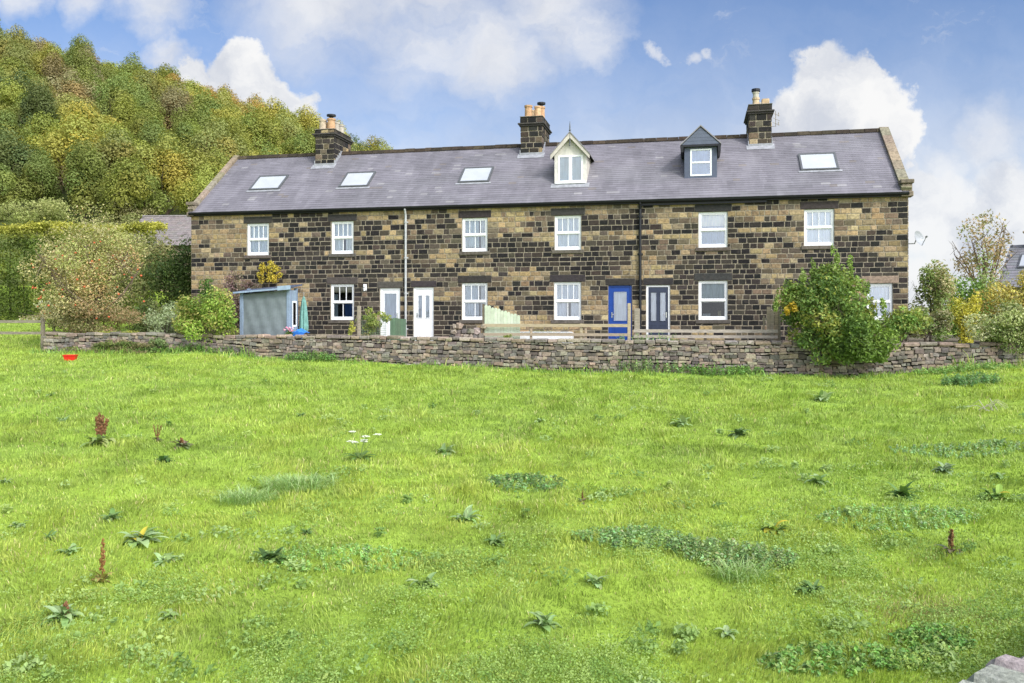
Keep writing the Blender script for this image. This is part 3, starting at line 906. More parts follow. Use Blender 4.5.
# slate-blue dormer
s0, s1, tf, zb, ze, za = 19.44, 20.60, .91, 6.1, 7.30, 7.98
sm = (s0 + s1) / 2
D = MB(); wx0, wx1, wz0, wz1 = 19.65, 20.41, 6.22, 7.2
for q in ((s0, wx0, zb - .1, ze), (wx1, s1, zb - .1, ze), (wx0, wx1, zb - .1, wz0), (wx0, wx1, wz1, ze)): D.box(q[0], q[1], tf, tf + .08, q[2], q[3])
for x in (s0, s1): D.add([(x, tf + .08, zr(tf + .08) - .1), (x, tback(ze), ze), (x, tf + .08, ze)], [(0, 1, 2)], (.9, .9, .9))
k = 0
while k < 5:   # boarded pediment
    za_, zb_ = ze + .05 + (za - ze - .05) * k / 5, ze + .05 + (za - ze - .05) * (k + 1) / 5
    ha, hb_ = ((s1 - s0) / 2 + .10) * (1 - k / 5), ((s1 - s0) / 2 + .10) * (1 - (k + 1) / 5) + .002
    D.prism([(sm - ha, za_), (sm + ha, za_), (sm + hb_, zb_ - .006), (sm - hb_, zb_ - .006)], tf - .10 + .003 * k, tf + .05, (1.25, 1.22, 1.15)); k += 1
dm2 = hb(D, 'dormer', 'clad', 4, label='slate blue clad dormer with a white sash window')
fa = MB(); fa.box(s0 - .06, s1 + .06, tf - .13, tf + .02, ze - .03, ze + .047)
for x0_, x1_ in ((s0 - .13, s0 - .03), (s1 + .03, s1 + .13)): fa.box(x0_, x1_, tf - .14, tback(ze - .1) + .1, ze - .22, ze + .03)
hb(fa, 'fascia', 'dark', 4, dm2)
dr = MB(); rise = (za - ze) / ((s1 - s0) / 2 + .15)
for sg in (-1, 1):
    xe = sm + sg * ((s1 - s0) / 2 + .15); ztop = za + .08; zend = ztop - rise * ((s1 - s0) / 2 + .15)
    q = [(xe, tf - .125, zend), (sm, tf - .125, ztop), (sm, tback(ztop) + .05, ztop), (xe, tback(zend) + .05, zend)]; lo = [(x, y, z - .05) for x, y, z in q]
    f = [(0, 1, 2, 3), (7, 6, 5, 4), (0, 4, 5, 1), (3, 2, 6, 7), (0, 3, 7, 4)]
    if sg > 0: f = [p[::-1] for p in f]
    dr.add(q + lo, f, (.24, .23, .24))
hb(dr, 'dormer_roof', 'slate', 4, dm2)
wn = MB(); f = .055; y0 = tf - .012
wn.box(wx0, wx0 + f, y0, y0 + .07, wz0, wz1); wn.box(wx1 - f, wx1, y0, y0 + .07, wz0, wz1); wn.box(wx0 + f, wx1 - f, y0, y0 + .07, wz0, wz0 + f); wn.box(wx0 + f, wx1 - f, y0, y0 + .07, wz1 - f, wz1)
zm = (wz0 + wz1) / 2; wn.box(wx0 + f, wx1 - f, y0 - .008, y0 + .07, zm - .03, zm + .03)
wn2 = hb(wn, 'window', 'white', 4, dm2)
pane(wn2, 4, wx0 + f, wx1 - f, wz0 + f, wz1 - f, y0 + .03, 'glass', (.44, .53, .72))

# ---- chimneys
def chimney(i, s0, s1, t0, t1, ztop, cap_at, pots, label):
    C_ = MB()
    zb = zr(t0) - .15
    C_.box(s0 + .02, s1 - .02, t0 + .02, t1 - .02, zb - .4, ztop - .02, MORT)
    def cc(a, z):
        r = random.random()
        return jit(random.choice(DRK), .25) if r < .72 else jit(random.choice(MID), .2) if r < .92 else jit(random.choice(TAN), .2)
    g = lambda x: C_
    for z0, z1, e in ((zb, cap_at, 0), (cap_at + .11, ztop, .015)):
        kw = dict(ch=(.2, .24), wid=(.24, .40), joint=.04, depth=.022)
        coursed(g, lambda x, z, d, e=e: (x, t0 - d - e + .02, z), s0 - e, s1 + e, z0, z1, cc, **kw)
        coursed(g, lambda x, z, d, e=e: (x, t1 + d + e - .02, z), s0 - e, s1 + e, z0, z1, cc, **kw)
        coursed(g, lambda x, z, d, e=e: (s1 + d + e - .02, x, z), t0 - e, t1 + e, z0, z1, cc, **kw)
        coursed(g, lambda x, z, d, e=e: (s0 - d - e + .02, x, z), t0 - e, t1 + e, z0, z1, cc, **kw)
    # projecting weathered band
    e = .10
    C_.box(s0 - e, s1 + e, t0 - e, t1 + e, cap_at + .04, cap_at + .105, (.06, .055, .05), .015)
    C_.box(s0 - e * .5, s1 + e * .5, t0 - e * .5, t1 + e * .5, cap_at - .03, cap_at + .037, (.05, .045, .043), .015)
    C_.box(s0 - .03, s1 + .03, t0 - .03, t1 + .03, ztop + .002, ztop + .04, (.15, .14, .12), .015)
    ch = hb(C_, 'chimney', 'block', i, label=label)
    f = MB(); d0 = (t0 - T0) * SL
    f.quad(rp(s0 - .1, d0 - .3, .026), rp(s1 + .1, d0 - .3, .026), rp(s1 + .1, d0 + .1, .026), rp(s0 - .1, d0 + .1, .026))
    f.box(s0 - .03, s1 + .03, t0 - .035, t0 - .005, zr(t0) - .1, zr(t0) + .09)
    for sg, sx in ((-1, s0), (1, s1)):
        n = 5
        for k in range(n):
            ta = t0 + (RIDGE_T - t0) * k / n; tb = t0 + (RIDGE_T - t0) * (k + 1) / n
            f.box(min(sx, sx + sg * .035), max(sx, sx + sg * .035), ta, tb, zr(ta) - .05, zr(tb) + .1)
    hb(f, 'flashing', 'lead', i, ch)
    for (ps, pt, r, h, c, kind) in pots:
        p = MB()
        prof = [(r * 1.12, 0), (r * 1.12, .05), (r, .07), (r * .92, h - .08), (r * 1.08, h - .07), (r * 1.08, h), (r * .8, h), (r * .78, h - .25)]
        if kind == 'square':
            p.box(ps - r, ps + r, pt - r, pt + r, ztop, ztop + h, c, .02); p.box(ps - r * .7, ps + r * .7, pt - r * .7, pt + r * .7, ztop + h, ztop + h + .01, (.03, .03, .03))
        else: p.lathe(prof, (ps, pt, ztop + .03), 14, c)
        po = hb(p, 'chimney_pot', 'clay', i, ch, smooth=False)
        if kind == 'cowl':
            q = MB(); q.lathe([(r * .5, h - .02), (r * .5, h + .1), (r * 1.15, h + .1), (r * 1.15, h + .17), (0, h + .2)], (ps, pt, ztop + .03), 12); hb(q, 'cowl', 'dark', i, po)
        if kind == 'flue':
            q = MB(); q.lathe([(r * .85, h), (r * .85, h + .16), (r * 1.0, h + .17), (r * 1.0, h + .22), (r * .5, h + .23)], (ps, pt, ztop + .03), 12); hb(q, 'flue', 'render', i, po)
            q = MB(); q.lathe([(r * .5, h + .23), (r * 1.25, h + .24), (r * 1.25, h + .34), (0, h + .37)], (ps, pt, ztop + .03), 12); hb(q, 'cowl', 'dark', i, po)
    return ch
BUFF = (.50, .36, .22); ORG = (.44, .27, .15); GRY = (.40, .36, .30)
c0 = chimney(0, 4.14, 5.0, 2.6, 4.42, 8.98, 8.72, [(4.36, 2.9, .15, .46, (.42, .34, .25), ''), (4.72, 2.95, .17, .50, ORG, 'cowl'), (4.4, 3.3, .14, .42, BUFF, ''), (4.75, 3.4, .14, .44, GRY, ''), (4.45, 3.8, .14, .42, BUFF, ''), (4.75, 3.9, .14, .44, GRY, ''), (4.6, 4.2, .13, .40, GRY, '')], 'chimney crowded with pots, left end of the row')
c1 = chimney(2, 12.95, 13.84, 2.76, 4.5, 9.12, 8.78, [(13.22, 3.05, .155, .50, ORG, ''), (13.6, 3.1, .14, .46, (.55, .35, .2), ''), (13.66, 3.55, .15, .55, ORG, 'cowl'), (13.3, 3.7, .14, .45, BUFF, '')], 'chimney with terracotta pots, middle of the row')
c2 = chimney(4, 21.83, 22.66, 2.73, 4.5, 9.14, 8.82, [(22.1, 3.0, .13, .30, (.5, .38, .25), 'flue'), (22.45, 3.0, .14, .26, BUFF, 'square'), (22.2, 3.7, .14, .28, GRY, '')], 'chimney with a steel-capped flue, right end of the row')
# television aerial on the right chimney's flank
a = MB(); ax, at_ = 22.83, 3.0
a.tube([(22.66, at_, 8.35), (ax, at_, 8.35), (ax, at_, 8.95)], .014, 5)
for z in (8.45, 8.62, 8.8): a.tube([(ax - .12, at_ - .25, z), (ax + .16, at_ + .25, z)], .010, 5)
for z in (8.45, 8.8): a.tube([(ax + .1, at_ - .02, z - .07), (ax + .1, at_ - .02, z + .07)], .018, 5)
hb(a, 'aerial', 'oldwood', 4, c2)

# ---- downpipes
def pipe(i, s, r, mat, ztop, label):
    p = MB(); p.tube([(s, -.18, zr(T0) - .06), (s, -.18, zr(T0) - .12), (s, -.085, zr(T0) - .32), (s, -.085, -.05)], r, 9)
    z = .6
    while z < 4.8:
        p.tube([(s, -.085, z), (s, -.085, z + .06)], r * 1.35, 9); p.box(s - r * 2, s + r * 2, -.05, -.018, z + .005, z + .055); z += 1.35
    hb(p, 'downpipe', mat, i, label=label, smooth=False)
pipe(2, 9.08, .042, 'greypipe', 5.1, 'pale grey downpipe'); pipe(4, 17.90, .05, 'dark', 5.1, 'black cast-iron downpipe')
# ---- wall lamp, dish
l = MB(); l.box(7.37, 7.49, -.05, -.018, 2.1, 2.34); l.box(7.39, 7.47, -.16, -.05, 2.22, 2.34, (1, 1, 1), .02); l.lathe([(.03, .0), (.06, .1), (.0, .12)], (7.43, -.12, 2.08), 8); hb(l, 'wall_lamp', 'white', 1)
d = MB(); cx, cy, cz = 27.12, -.05, 3.68
ax = Vector((.66, -.66, .3)).normalized(); u_ = ax.cross(Vector((0, 0, 1))).normalized(); v_ = u_.cross(ax)
ring = []
for k in range(5):
    r = .27 * k / 4; dep = .10 * (k / 4) ** 2
    ring.append([tuple(Vector((cx, cy, cz)) + u_ * r * math.cos(a) + v_ * r * math.sin(a) + ax * dep) for a in [2 * math.pi * q / 20 for q in range(20)]])
for k in range(4):
    for q in range(20):
        q2 = (q + 1) % 20; d.quad(ring[k][q], ring[k][q2], ring[k + 1][q2], ring[k + 1][q], (.40, .41, .43))
d.tube([(26.86, .12, 3.55), (27.08, .12, 3.55), tuple(Vector((cx, cy, cz)) - ax * .03)], .02, 6, (.5, .5, .5))
d.tube([tuple(Vector((cx, cy, cz)) - v_ * .26 + ax * .1), tuple(Vector((cx, cy, cz)) + ax * .33 - v_ * .05)], .012, 5, (.3, .3, .3))
d.tube([tuple(Vector((cx, cy, cz)) + ax * .30 - v_ * .05), tuple(Vector((cx, cy, cz)) + ax * .38 - v_ * .04)], .03, 7, (.3, .3, .3))
hb(d, 'satellite_dish', 'white', 5)
# ------------------------------------------------------------------ dry stone wall along the top of the field
DRY = [(.24, .19, .145), (.31, .25, .19), (.19, .165, .135), (.255, .20, .155), (.16, .14, .12), (.31, .27, .215), (.21, .185, .16), (.12, .105, .09)]
def dry_wall(length, base_fn, top_fn, name, label, loc, rz, mat, half=.24, sh=(.055, .115), sw=(.12, .40), cope_h=.13, cope_w=(.25, .52), both=True, jag=.014, pal=DRY, cope_bev=.028):
    root = empty(name, loc, rz); tag(root, label, 'wall')
    mb = MB()
    xs = np.arange(0, length + .3, .6)
    for a, b in zip(xs, xs[1:]):      # hearting inside, dark in the joints
        za, zb = base_fn(a) - .3, base_fn(b) - .3; ta, tb = top_fn(a) - cope_h - .01, top_fn(b) - cope_h - .01
        h = half - .05; c = (.035, .03, .026)
        mb.quad((a, -h, za), (b, -h, zb), (b, -h, tb), (a, -h, ta), c); mb.quad((b, h, zb), (a, h, za), (a, h, ta), (b, h, tb), c)
        mb.quad((a, -h, ta), (b, -h, tb), (b, h, tb), (a, h, ta), c)
    for e in (0, xs[-1]):
        mb.quad((e, -half + .05, base_fn(e) - .3), (e, half - .05, base_fn(e) - .3), (e, half - .05, top_fn(e) - .1), (e, -half + .05, top_fn(e) - .1), c)
    for sg in (-1, 1) if both else (-1,):
        z = -.12
        rowi = 0
        while z < 1.3:
            hh = random.uniform(*sh)
            x = random.uniform(-.1, 0)
            while x < length:
                w = random.uniform(*sw)
                xm = x + w / 2
                b0, t0 = base_fn(xm), top_fn(xm) - cope_h
                wob = .03 * noise.noise((xm * 1.3, rowi * .7, 4.2 + sg)) + .02 * math.sin(xm * .9 + rowi)
                z0 = b0 + z + wob; z1 = z0 + hh * random.uniform(.85, 1.1)
                if z0 > t0 - .02: x += w; continue
                z1 = min(z1, t0 + .01)
                if z1 - z0 > .02:
                    fn = (lambda X, Z, d: (X, sg * (half - .05 + d), Z))
                    depth = .05 + random.uniform(-.03, .035) + .05 * (1 - z / 1.0) * .4
                    c = jit(random.choice(pal), .22)
                    if sg > 0:
                        ff = lambda X, Z, d: (-X + 2 * xm, half - .05 + d, Z)
                    else: ff = fn
                    block(mb, ff, x + .006, x + w - .006, z0 + .004, z1 - .003, -.03, depth, c, bev=.02, j=jag)
                x += w
            z += hh; rowi += 1
    x = 0
    while x < length:
        w = random.uniform(*cope_w); xm = x + w / 2
        t = top_fn(xm); dz = random.uniform(-.025, .03) * (1 + 8 * (cope_bev - .028)); hx = half + random.uniform(.0, .05)
        c = jit(random.choice(pal[:4] + pal[5:7]), .2)
        tilt = random.uniform(-.02, .02)
        def fn(X, Y, Z, tilt=tilt, xm=xm, t=t, dz=dz):
            return (X + random.uniform(-.012, .012), Y + random.uniform(-.015, .015), Z + dz + (X - xm) * (tilt + (top_fn(xm + .3) - top_fn(xm - .3)) / .6) + random.uniform(-.01, .01))
        mb.box(x + .006, x + w - .006, -hx, hx, t - cope_h + .012, t, c, cope_bev, fn)
        x += w
    mb.build('stonework', M[mat], root)
    return root

WS0 = -3.15
def wbase(x):
    p = W(WS0 + x, -4.27); return gz1(p[0], p[1])
TOP_S = [-4, 2, 4.5, 11, 15.6, 18.8, 21.2, 25.7, 28, 36]; TOP_Z = [.52, .49, .46, .42, .36, .35, .33, .29, .30, .33]
def wtop(x):
    s = WS0 + x
    return float(np.interp(s, TOP_S, TOP_Z)) + (.05 * noise.noise((s * .5, 1.5, 0)) if s < 5 else .02 * noise.noise((s * .8, 2, 0)))
dry_wall(37.5, wbase, wtop, 'dry_stone_wall', 'long low dry stone wall with flat coping between the field and the cottage gardens', W(WS0, -4.03), -TH, 'rubble', half=.24, sh=(.05, .135), sw=(.09, .30), jag=.02, cope_w=(.2, .5))

# wall beside the camera: only its big coping stones show in the bottom right corner
NW = (3.40 - .9 * .76 + .04, 5.82 - .9 * .65 - .10); nrz = math.atan2(.65, .76)
def nb(x):
    c, s_ = math.cos(nrz), math.sin(nrz); return gz1(NW[0] + c * x, NW[1] + s_ * x)
dry_wall(6.5, nb, lambda x: -1.37 + .02 * math.sin(x * 3), 'boundary_wall', 'rough grey boundary wall with big coping stones in the bottom right corner', (NW[0], NW[1], 0), nrz, 'nearstone', half=.20, sh=(.08, .16), sw=(.2, .5), cope_h=.22, cope_w=(.26, .42), jag=.02, cope_bev=.075, pal=[(.33, .31, .27), (.37, .35, .31), (.29, .27, .235), (.35, .33, .28), (.25, .23, .2), (.33, .31, .28), (.31, .29, .25), (.3, .28, .25)])

# ------------------------------------------------------------------ fences
def gobj(name, s, t, label, cat, group=None, z=None):
    p = W(s, t)
    o = empty(name, (p[0], p[1], gz1(p[0], p[1]) if z is None else z), -TH)
    return tag(o, label, cat, group)
def plank(mb, x0, x1, y, z0, z1, th=.03, col=None, dz=0.0):
    c = col or jit((1, 1, 1), .15)
    v = [(x0, y, z0), (x1, y, z0 + dz), (x1, y + th, z0 + dz), (x0, y + th, z0), (x0, y, z1), (x1, y, z1 + dz), (x1, y + th, z1 + dz), (x0, y + th, z1)]
    mb.add(v, [(0, 3, 2, 1), (4, 5, 6, 7), (0, 1, 5, 4), (1, 2, 6, 5), (2, 3, 7, 6), (3, 0, 4, 7)], c)

# fresh timber rail fence
f = gobj('rail_fence', 12.97, -3.6, 'new yellowish timber two-rail fence standing before the blue door', 'fence', z=0)
for z0, z1 in ((.74, .84), (.45, .54)):
    mb = MB(); plank(mb, 0.02, 4.75, -.03, z0, z1); mb.build('rail', M['newwood'], f)
for x, w, zt in ((1.61, .07, .80), (3.26, .09, .85), (3.4, .07, .84), (4.79, .10, 1.50)):
    mb = MB(); mb.box(x - w / 2, x + w / 2, .003, .10, 0, zt, jit((1, 1, 1), .12), .012); mb.build('post', M['newwood'], f)
# older grey rail fence
f = gobj('rail_fence', 17.89, -3.6, 'weathered grey two-rail fence standing before the navy door', 'fence', z=0)
for z0, z1 in ((.57, .67), (.40, .49)):
    mb = MB(); plank(mb, 0.02, 4.42, -.03, z0, z1, .03, (1.25, 1.22, 1.2)); mb.build('rail', M['oldwood'], f)
for x, w, zt, c in ((.12, .17, 1.33, (.95, .92, .85)), (2.25, .07, .67, (.35, .33, .3)), (4.25, .08, .68, (.7, .7, .66))):
    mb = MB(); mb.box(x - w / 2, x + w / 2, .003, .11, 0, zt, c, .012); mb.build('post', M['oldwood'], f)
# scalloped pale green panel
f = gobj('picket_panel', 12.98, -3.48, 'pale green boarded fence panel with a sloping top edge', 'fence', z=0)
mb = MB(); n = 11
for k in range(n):
    x0 = .02 + k * .109; zt = 1.47 - .37 * (k + .5) / n + .02 * math.sin(k * 2.2)
    mb.add([(x0, 0, .05), (x0 + .104, 0, .05), (x0 + .104, 0, zt - .02), (x0 + .052, 0, zt + .018), (x0, 0, zt - .02), (x0, .02, .05), (x0 + .104, .02, .05), (x0 + .104, .02, zt - .02), (x0 + .052, .02, zt + .018), (x0, .02, zt - .02)],
           [(0, 1, 2, 3, 4), (9, 8, 7, 6, 5), (0, 5, 6, 1), (1, 6, 7, 2), (2, 7, 8, 3), (3, 8, 9, 4), (4, 9, 5, 0)], jit((1, 1, 1), .06))
mb.build('board_panel', M['palegreen'], f)
mb = MB(); mb.box(-.06, .0, .0, .08, 0, 1.5, (.45, .42, .35)); mb.build('post', M['oldwood'], f)
mb = MB(); plank(mb, .02, 1.2, .023, .35, .43); plank(mb, .02, 1.2, .023, .95, 1.03, dz=-.15); mb.build('batten', M['palegreen'], f)
# short upright boards at the right end
f = gobj('board_screen', 21.9, -3.2, 'short screen of upright weathered boards left of the big bush', 'fence', z=0)
for k, (w, zt) in enumerate(((.05, 1.1), (.12, 1.38), (.10, 1.25), (.13, 1.47), (.07, 1.2))):
    mb = MB(); x = k * .115; mb.box(x, x + w, 0, .03, 0, zt, jit((.8, .75, .65), .25)); mb.build('board', M['oldwood'], f)
mb = MB(); plank(mb, -.02, .58, .034, .95, 1.03); plank(mb, -.02, .58, .034, .5, .58); mb.build('rail', M['oldwood'], f)
# field rail fence at the far left
f = gobj('field_fence', -9.5, -4.0, 'weathered two-rail field fence at the left end of the stone wall', 'fence', z=0)
for k, x in enumerate((0, 1.95, 3.9, 5.97)):
    p = W(-9.5 + x, -4.0); b = gz1(p[0], p[1])
    mb = MB(); mb.box(x - .06, x + .06, 0, .12, b - .3, 1.12 + .02 * (k % 2), (.75, .72, .62), .015); mb.build('post', M['oldwood'], f)
for z0 in (.86, .44):
    mb = MB(); plank(mb, -.3, 5.97, -.033, z0, z0 + .10, .03, (.8, .78, .7)); mb.build('rail', M['oldwood'], f)
# green lattice panel and loose post in the garden of the second house
f = gobj('garden_gate', 9.34, -2.5, 'low dark grey-green boarded gate below the half-glazed white door', 'gate', z=0)
mb = MB()
for k in range(6): mb.box(k * .098, k * .098 + .092, 0, .022, .12, 1.02 + .02 * math.sin(k), jit((.24, .33, .28), .15))
mb.build('board_panel', M['palegreen'], f)
mb = MB(); plank(mb, 0, .59, .025, .3, .38, .03, (.22, .3, .26)); plank(mb, 0, .59, .025, .8, .88, .03, (.22, .3, .26)); mb.build('batten', M['palegreen'], f)
f = gobj('mesh_fence', 8.43, -3.3, 'timber post with green netting stretched to the right of it', 'fence', z=0)
mb = MB(); mb.box(0, .12, 0, .1, 0, 1.45, (1, .95, .85), .012); mb.build('post', M['oldwood'], f)
mb = MB()
for k in range(16): mb.tube([(.12 + k * .06, .05, .1), (.12 + k * .06, .05, 1.05)], .005, 4, (.3, .4, .3), False)
for k in range(16): mb.tube([(.12, .055, .1 + k * .063), (1.05, .055, .1 + k * .063)], .005, 4, (.3, .4, .3), False)
mb.build('netting', M['palegreen'], f)
mb = MB(); mb.tube([(-.28, .3, .2), (-.1, .25, .9), (-.02, .3, 1.15)], .018, 5, (.1, .1, .1)); o = mb.build('garden_cane', M['oldwood']); o.location = W(8.3, -3.3, 0); o.rotation_euler = (0, 0, -TH); tag(o, 'dark leaning garden cane beside the timber post', 'cane')

# ------------------------------------------------------------------ blue shed with shade-net front
sh = gobj('garden_shed', 4.0, -3.3, 'pale blue lean-to garden shed with a grey-green netted front', 'shed', z=0)
SW, SD = 1.93, .62
fr = MB()
for x in (0, 1.80): fr.box(x, x + .13, 0, .1, 0, 1.93 + .09 * x, (1, 1, 1), .008)
fr.box(.13, 1.80, .01, .09, 0, .12)
for x in (0, SW - .1): fr.box(x, x + .1, SD - .1, SD, 0, 2.1)
fr.build('frame', M['shed'], sh)
mb = MB(); n = 22; m = 16
def nz(x, z): return .03 + .028 * math.sin((x * 2.2 + (1.8 - z) * 1.6)) * (1 - abs(2 * (x - .96) / 1.7)) + .010 * math.sin(x * 14 + z * 5)
for a in range(n):
    for b in range(m):
        q = []
        for da, db in ((0, 0), (1, 0), (1, 1), (0, 1)):
            x = .13 + 1.67 * (a + da) / n; zt = 1.86 + .09 * x; z = .12 + (zt - .12) * (b + db) / m
            q.append((x, nz(x, z), z))
        mb.quad(*q)
mb.build('net_front', M['net'], sh, smooth=True)
mb = MB()
for k in range(5):
    y0 = .1 + k * .1
    if 0 < k < 4:
        mb.box(SW - .02, SW, y0, y0 + .096, 0, .75, jit((1.05, 1.05, 1), .05)); mb.box(SW - .02, SW, y0, y0 + .096, 1.62, 2.02, jit((1.05, 1.05, 1), .05))
    else: mb.box(SW - .02, SW, y0, y0 + .096, 0, 2.02, jit((1.05, 1.05, 1), .05))
mb.box(0, .02, .1, SD - .1, 0, 1.95); mb.box(.1, SW - .1, SD - .03, SD, 0, 2.0)
mb.build('side_boards', M['shed'], sh)
mb = MB(); mb.box(SW - .01, SW + .012, .19, .225, .73, 1.64); mb.box(SW - .01, SW + .012, .475, .51, .73, 1.64); mb.box(SW - .01, SW + .012, .225, .475, .73, .79); mb.box(SW - .01, SW + .012, .225, .475, 1.58, 1.64)
w = mb.build('window', M['white'], sh); MB().quad((SW - .003, .225, .79), (SW - .003, .475, .79), (SW - .003, .475, 1.58), (SW - .003, .225, 1.58)).build('glass', M['darkglass'], w)
mb = MB()
v = [(-.14, -.16, 1.90), (SW + .1, -.16, 2.08), (SW + .1, SD + .15, 2.2), (-.14, SD + .15, 2.02)]
mb.add(v + [(x, y, z + .06) for x, y, z in v], [(3, 2, 1, 0), (4, 5, 6, 7), (0, 1, 5, 4), (1, 2, 6, 5), (2, 3, 7, 6), (3, 0, 4, 7)], (.9, .95, 1))
mb.build('roof', M['clad'], sh)
mb = MB(); plank(mb, 1.55, SW + .11, -.19, 2.0, 2.15, .025, (1.3, 1.3, 1.25), .03); plank(mb, -.15, 1.55, -.19, 1.90, 1.96, .025, (1.2, 1.2, 1.2), .12); mb.build('fascia', M['shed'], sh)

# closed parasol, tarpaulin, flower pot, trough, stones
pr = gobj('parasol', 6.0, -2.35, 'closed teal garden parasol standing right of the blue shed', 'parasol', z=.1)
mb = MB(); n = 24
prof = [(.02, 1.72), (.075, 1.55), (.105, 1.2), (.13, .85), (.15, .55), (.12, .42)]
for i_ in range(len(prof) - 1):
    for k in range(n):
        q = []
        for ii, kk in ((i_, k), (i_, k + 1), (i_ + 1, k + 1), (i_ + 1, k)):
            r, z = prof[ii]; a_ = 2 * math.pi * kk / n; rr = r * (1 + .22 * math.cos(a_ * 8 + z * 2))
            q.append((rr * math.cos(a_), rr * math.sin(a_), z))
        mb.quad(*q, col=jit((1, 1, 1), .05))
mb.build('canopy', M['canvas'], pr, smooth=True)
MB().tube([(0, 0, 0), (0, 0, 1.82)], .02, 7).lathe([(.02, 1.8), (.035, 1.83), (0, 1.88)], n=8).build('pole', M['oldwood'], pr)
MB().lathe([(.24, 0), (.24, .05), (.06, .09), (.03, .25), (0, .25)], n=14).build('base', M['dark'], pr)
tp = MB()
for a in range(8):
    for b in range(6):
        q = [(-.2 + .055 * (a + i), -.2 + .09 * (b + j), .40 + .16 * math.exp(-((a + i - 3.5) ** 2 + (b + j - 3) ** 2) / 9) + .02 * math.sin((a + i) * 2.1 + (b + j) * 1.7)) for i, j in ((0, 0), (1, 0), (1, 1), (0, 1))]
        tp.quad(*q)
for a in range(8):
    q0 = (-.2 + .055 * a, -.2, .05); q1 = (-.2 + .055 * (a + 1), -.2, .05)
    z0 = .40 + .16 * math.exp(-((a - 3.5) ** 2 + 9) / 9) + .02 * math.sin(a * 2.1); z1 = .40 + .16 * math.exp(-((a - 2.5) ** 2 + 9) / 9) + .02 * math.sin((a + 1) * 2.1)
    tp.quad(q0, q1, (q1[0], -.2, z1), (q0[0], -.2, z0))
o = tp.build('tarpaulin', M['tarp']); o.location = W(6.22, -3.1, gz1(*W(6.22, -3.1)[:2])); o.rotation_euler = (0, 0, -TH); tag(o, 'bright blue tarpaulin heap at the foot of the parasol', 'tarpaulin')

fp = gobj('flower_pot', 6.03, -3.5, 'pot of pink flowers at the right front corner of the blue shed', 'flower pot')
MB().lathe([(.0, 0), (.1, 0), (.14, .24), (.155, .24), (.155, .28), (.12, .28), (.1, .2)], n=14, col=(.35, .2, .12)).build('pot', M['clay'], fp)
P, N, idx, dp = crown_points((.2, .2, .16), (0, 0, .40), 260, 6); link('foliage', leaf_mesh('pot_leaves', P, N, .06, palette_cols([(.08, .14, .04), (.12, .2, .05)], idx, len(P))), M['leaf'], fp)
mb = MB()
for k in range(26):
    a = random.uniform(0, 6.28); r = random.uniform(.02, .2); mb.lathe([(0, -.015), (.03, 0), (.022, .02), (0, .024)], (r * math.cos(a), r * math.sin(a), .50 + random.uniform(-.05, .12)), 6, jit((.75, .25, .38) if k % 3 else (.80, .62, .65), .15))
mb.build('blossom', M['petal'], fp)

tr = gobj('planter_trough', 13.82, -2.9, 'long low white trough behind the new timber fence', 'planter', z=.0)
mb = MB(); mb.box(0, 2.0, 0, .03, .02, .54, (1, 1, 1), .01); mb.box(0, 2.0, .45, .48, .02, .54); mb.box(0, .03, .03, .45, .02, .54); mb.box(1.97, 2.0, .03, .45, .02, .54); mb.box(.03, 1.97, .03, .45, .06, .44, (.08, .06, .05))
mb.build('box', M['white'], tr); mb = MB(); mb.box(-.03, 2.03, -.025, .04, .545, .575, (.95, .95, .93), .008); mb.build('rim', M['white'], tr)
P, N, idx, dp = crown_points((.9, .2, .10), (1, .24, .50), 500, 14); link('plants', leaf_mesh('trough_leaves', P, N, .05, palette_cols([(.10, .17, .04), (.2, .22, .07), (.3, .28, .2)], idx, len(P))), M['leaf'], tr)

for k in range(16):
    x = 11.95 + (k % 7) * .155 + random.uniform(-.03, .03) + (.07 if k > 6 else 0); lvl = 0 if k < 7 else 1 if k < 13 else 2
    mb = MB(); a, b, c_ = random.uniform(.08, .11), random.uniform(.1, .16), random.uniform(.075, .1)
    mb.box(-a, a, -b, b, 0, 2 * c_, jit(random.choice(DRY), .25), .045, lambda X, Y, Z: (X + random.uniform(-.03, .03), Y + random.uniform(-.03, .03), Z + random.uniform(-.02, .02)))
    o = mb.build('loose_stone', M['rubble']); p = W(x, -3.55); o.location = (p[0], p[1], .34 + lvl * .16); o.rotation_euler = (0, 0, random.uniform(-.5, .5))
    tag(o, 'rough loose stone piled on the rockery left of the pale green panel', 'stone', 'stones of the rockery pile')
ped = MB(); ped.box(-.6, .6, -.25, .25, 0, .26, (.13, .11, .09), .06, lambda X, Y, Z: (X + random.uniform(-.03, .03), Y, Z + random.uniform(-.02, .02)))
o = ped.build('rockery_mound', M['rubble']); o.location = W(12.43, -3.55, .09); o.rotation_euler = (0, 0, -TH); tag(o, 'earthy mound under the pile of loose stones', 'mound')

# red plastic trough in the field
rt = empty('feed_bucket', (-14.2, 27.66, gz1(-14.2, 27.66)), .15); tag(rt, 'red plastic feed bucket on the grass near the left end of the wall', 'bucket')
mb = MB(); mb.add([(-.14, -.09, 0), (.14, -.09, 0), (.14, .09, 0), (-.14, .09, 0), (-.19, -.13, .2), (.19, -.13, .2), (.19, .13, .2), (-.19, .13, .2), (-.175, -.115, .2), (.175, -.115, .2), (.175, .115, .2), (-.175, .115, .2), (-.13, -.08, .02), (.13, -.08, .02), (.13, .08, .02), (-.13, .08, .02)],
   [(3, 2, 1, 0)] + [(k, (k + 1) % 4, 4 + (k + 1) % 4, 4 + k) for k in range(4)] + [(4 + k, 4 + (k + 1) % 4, 8 + (k + 1) % 4, 8 + k) for k in range(4)] + [(8 + k, 8 + (k + 1) % 4, 12 + (k + 1) % 4, 12 + k) for k in range(4)] + [(12, 13, 14, 15)])
mb.build('tub', M['red'], rt)
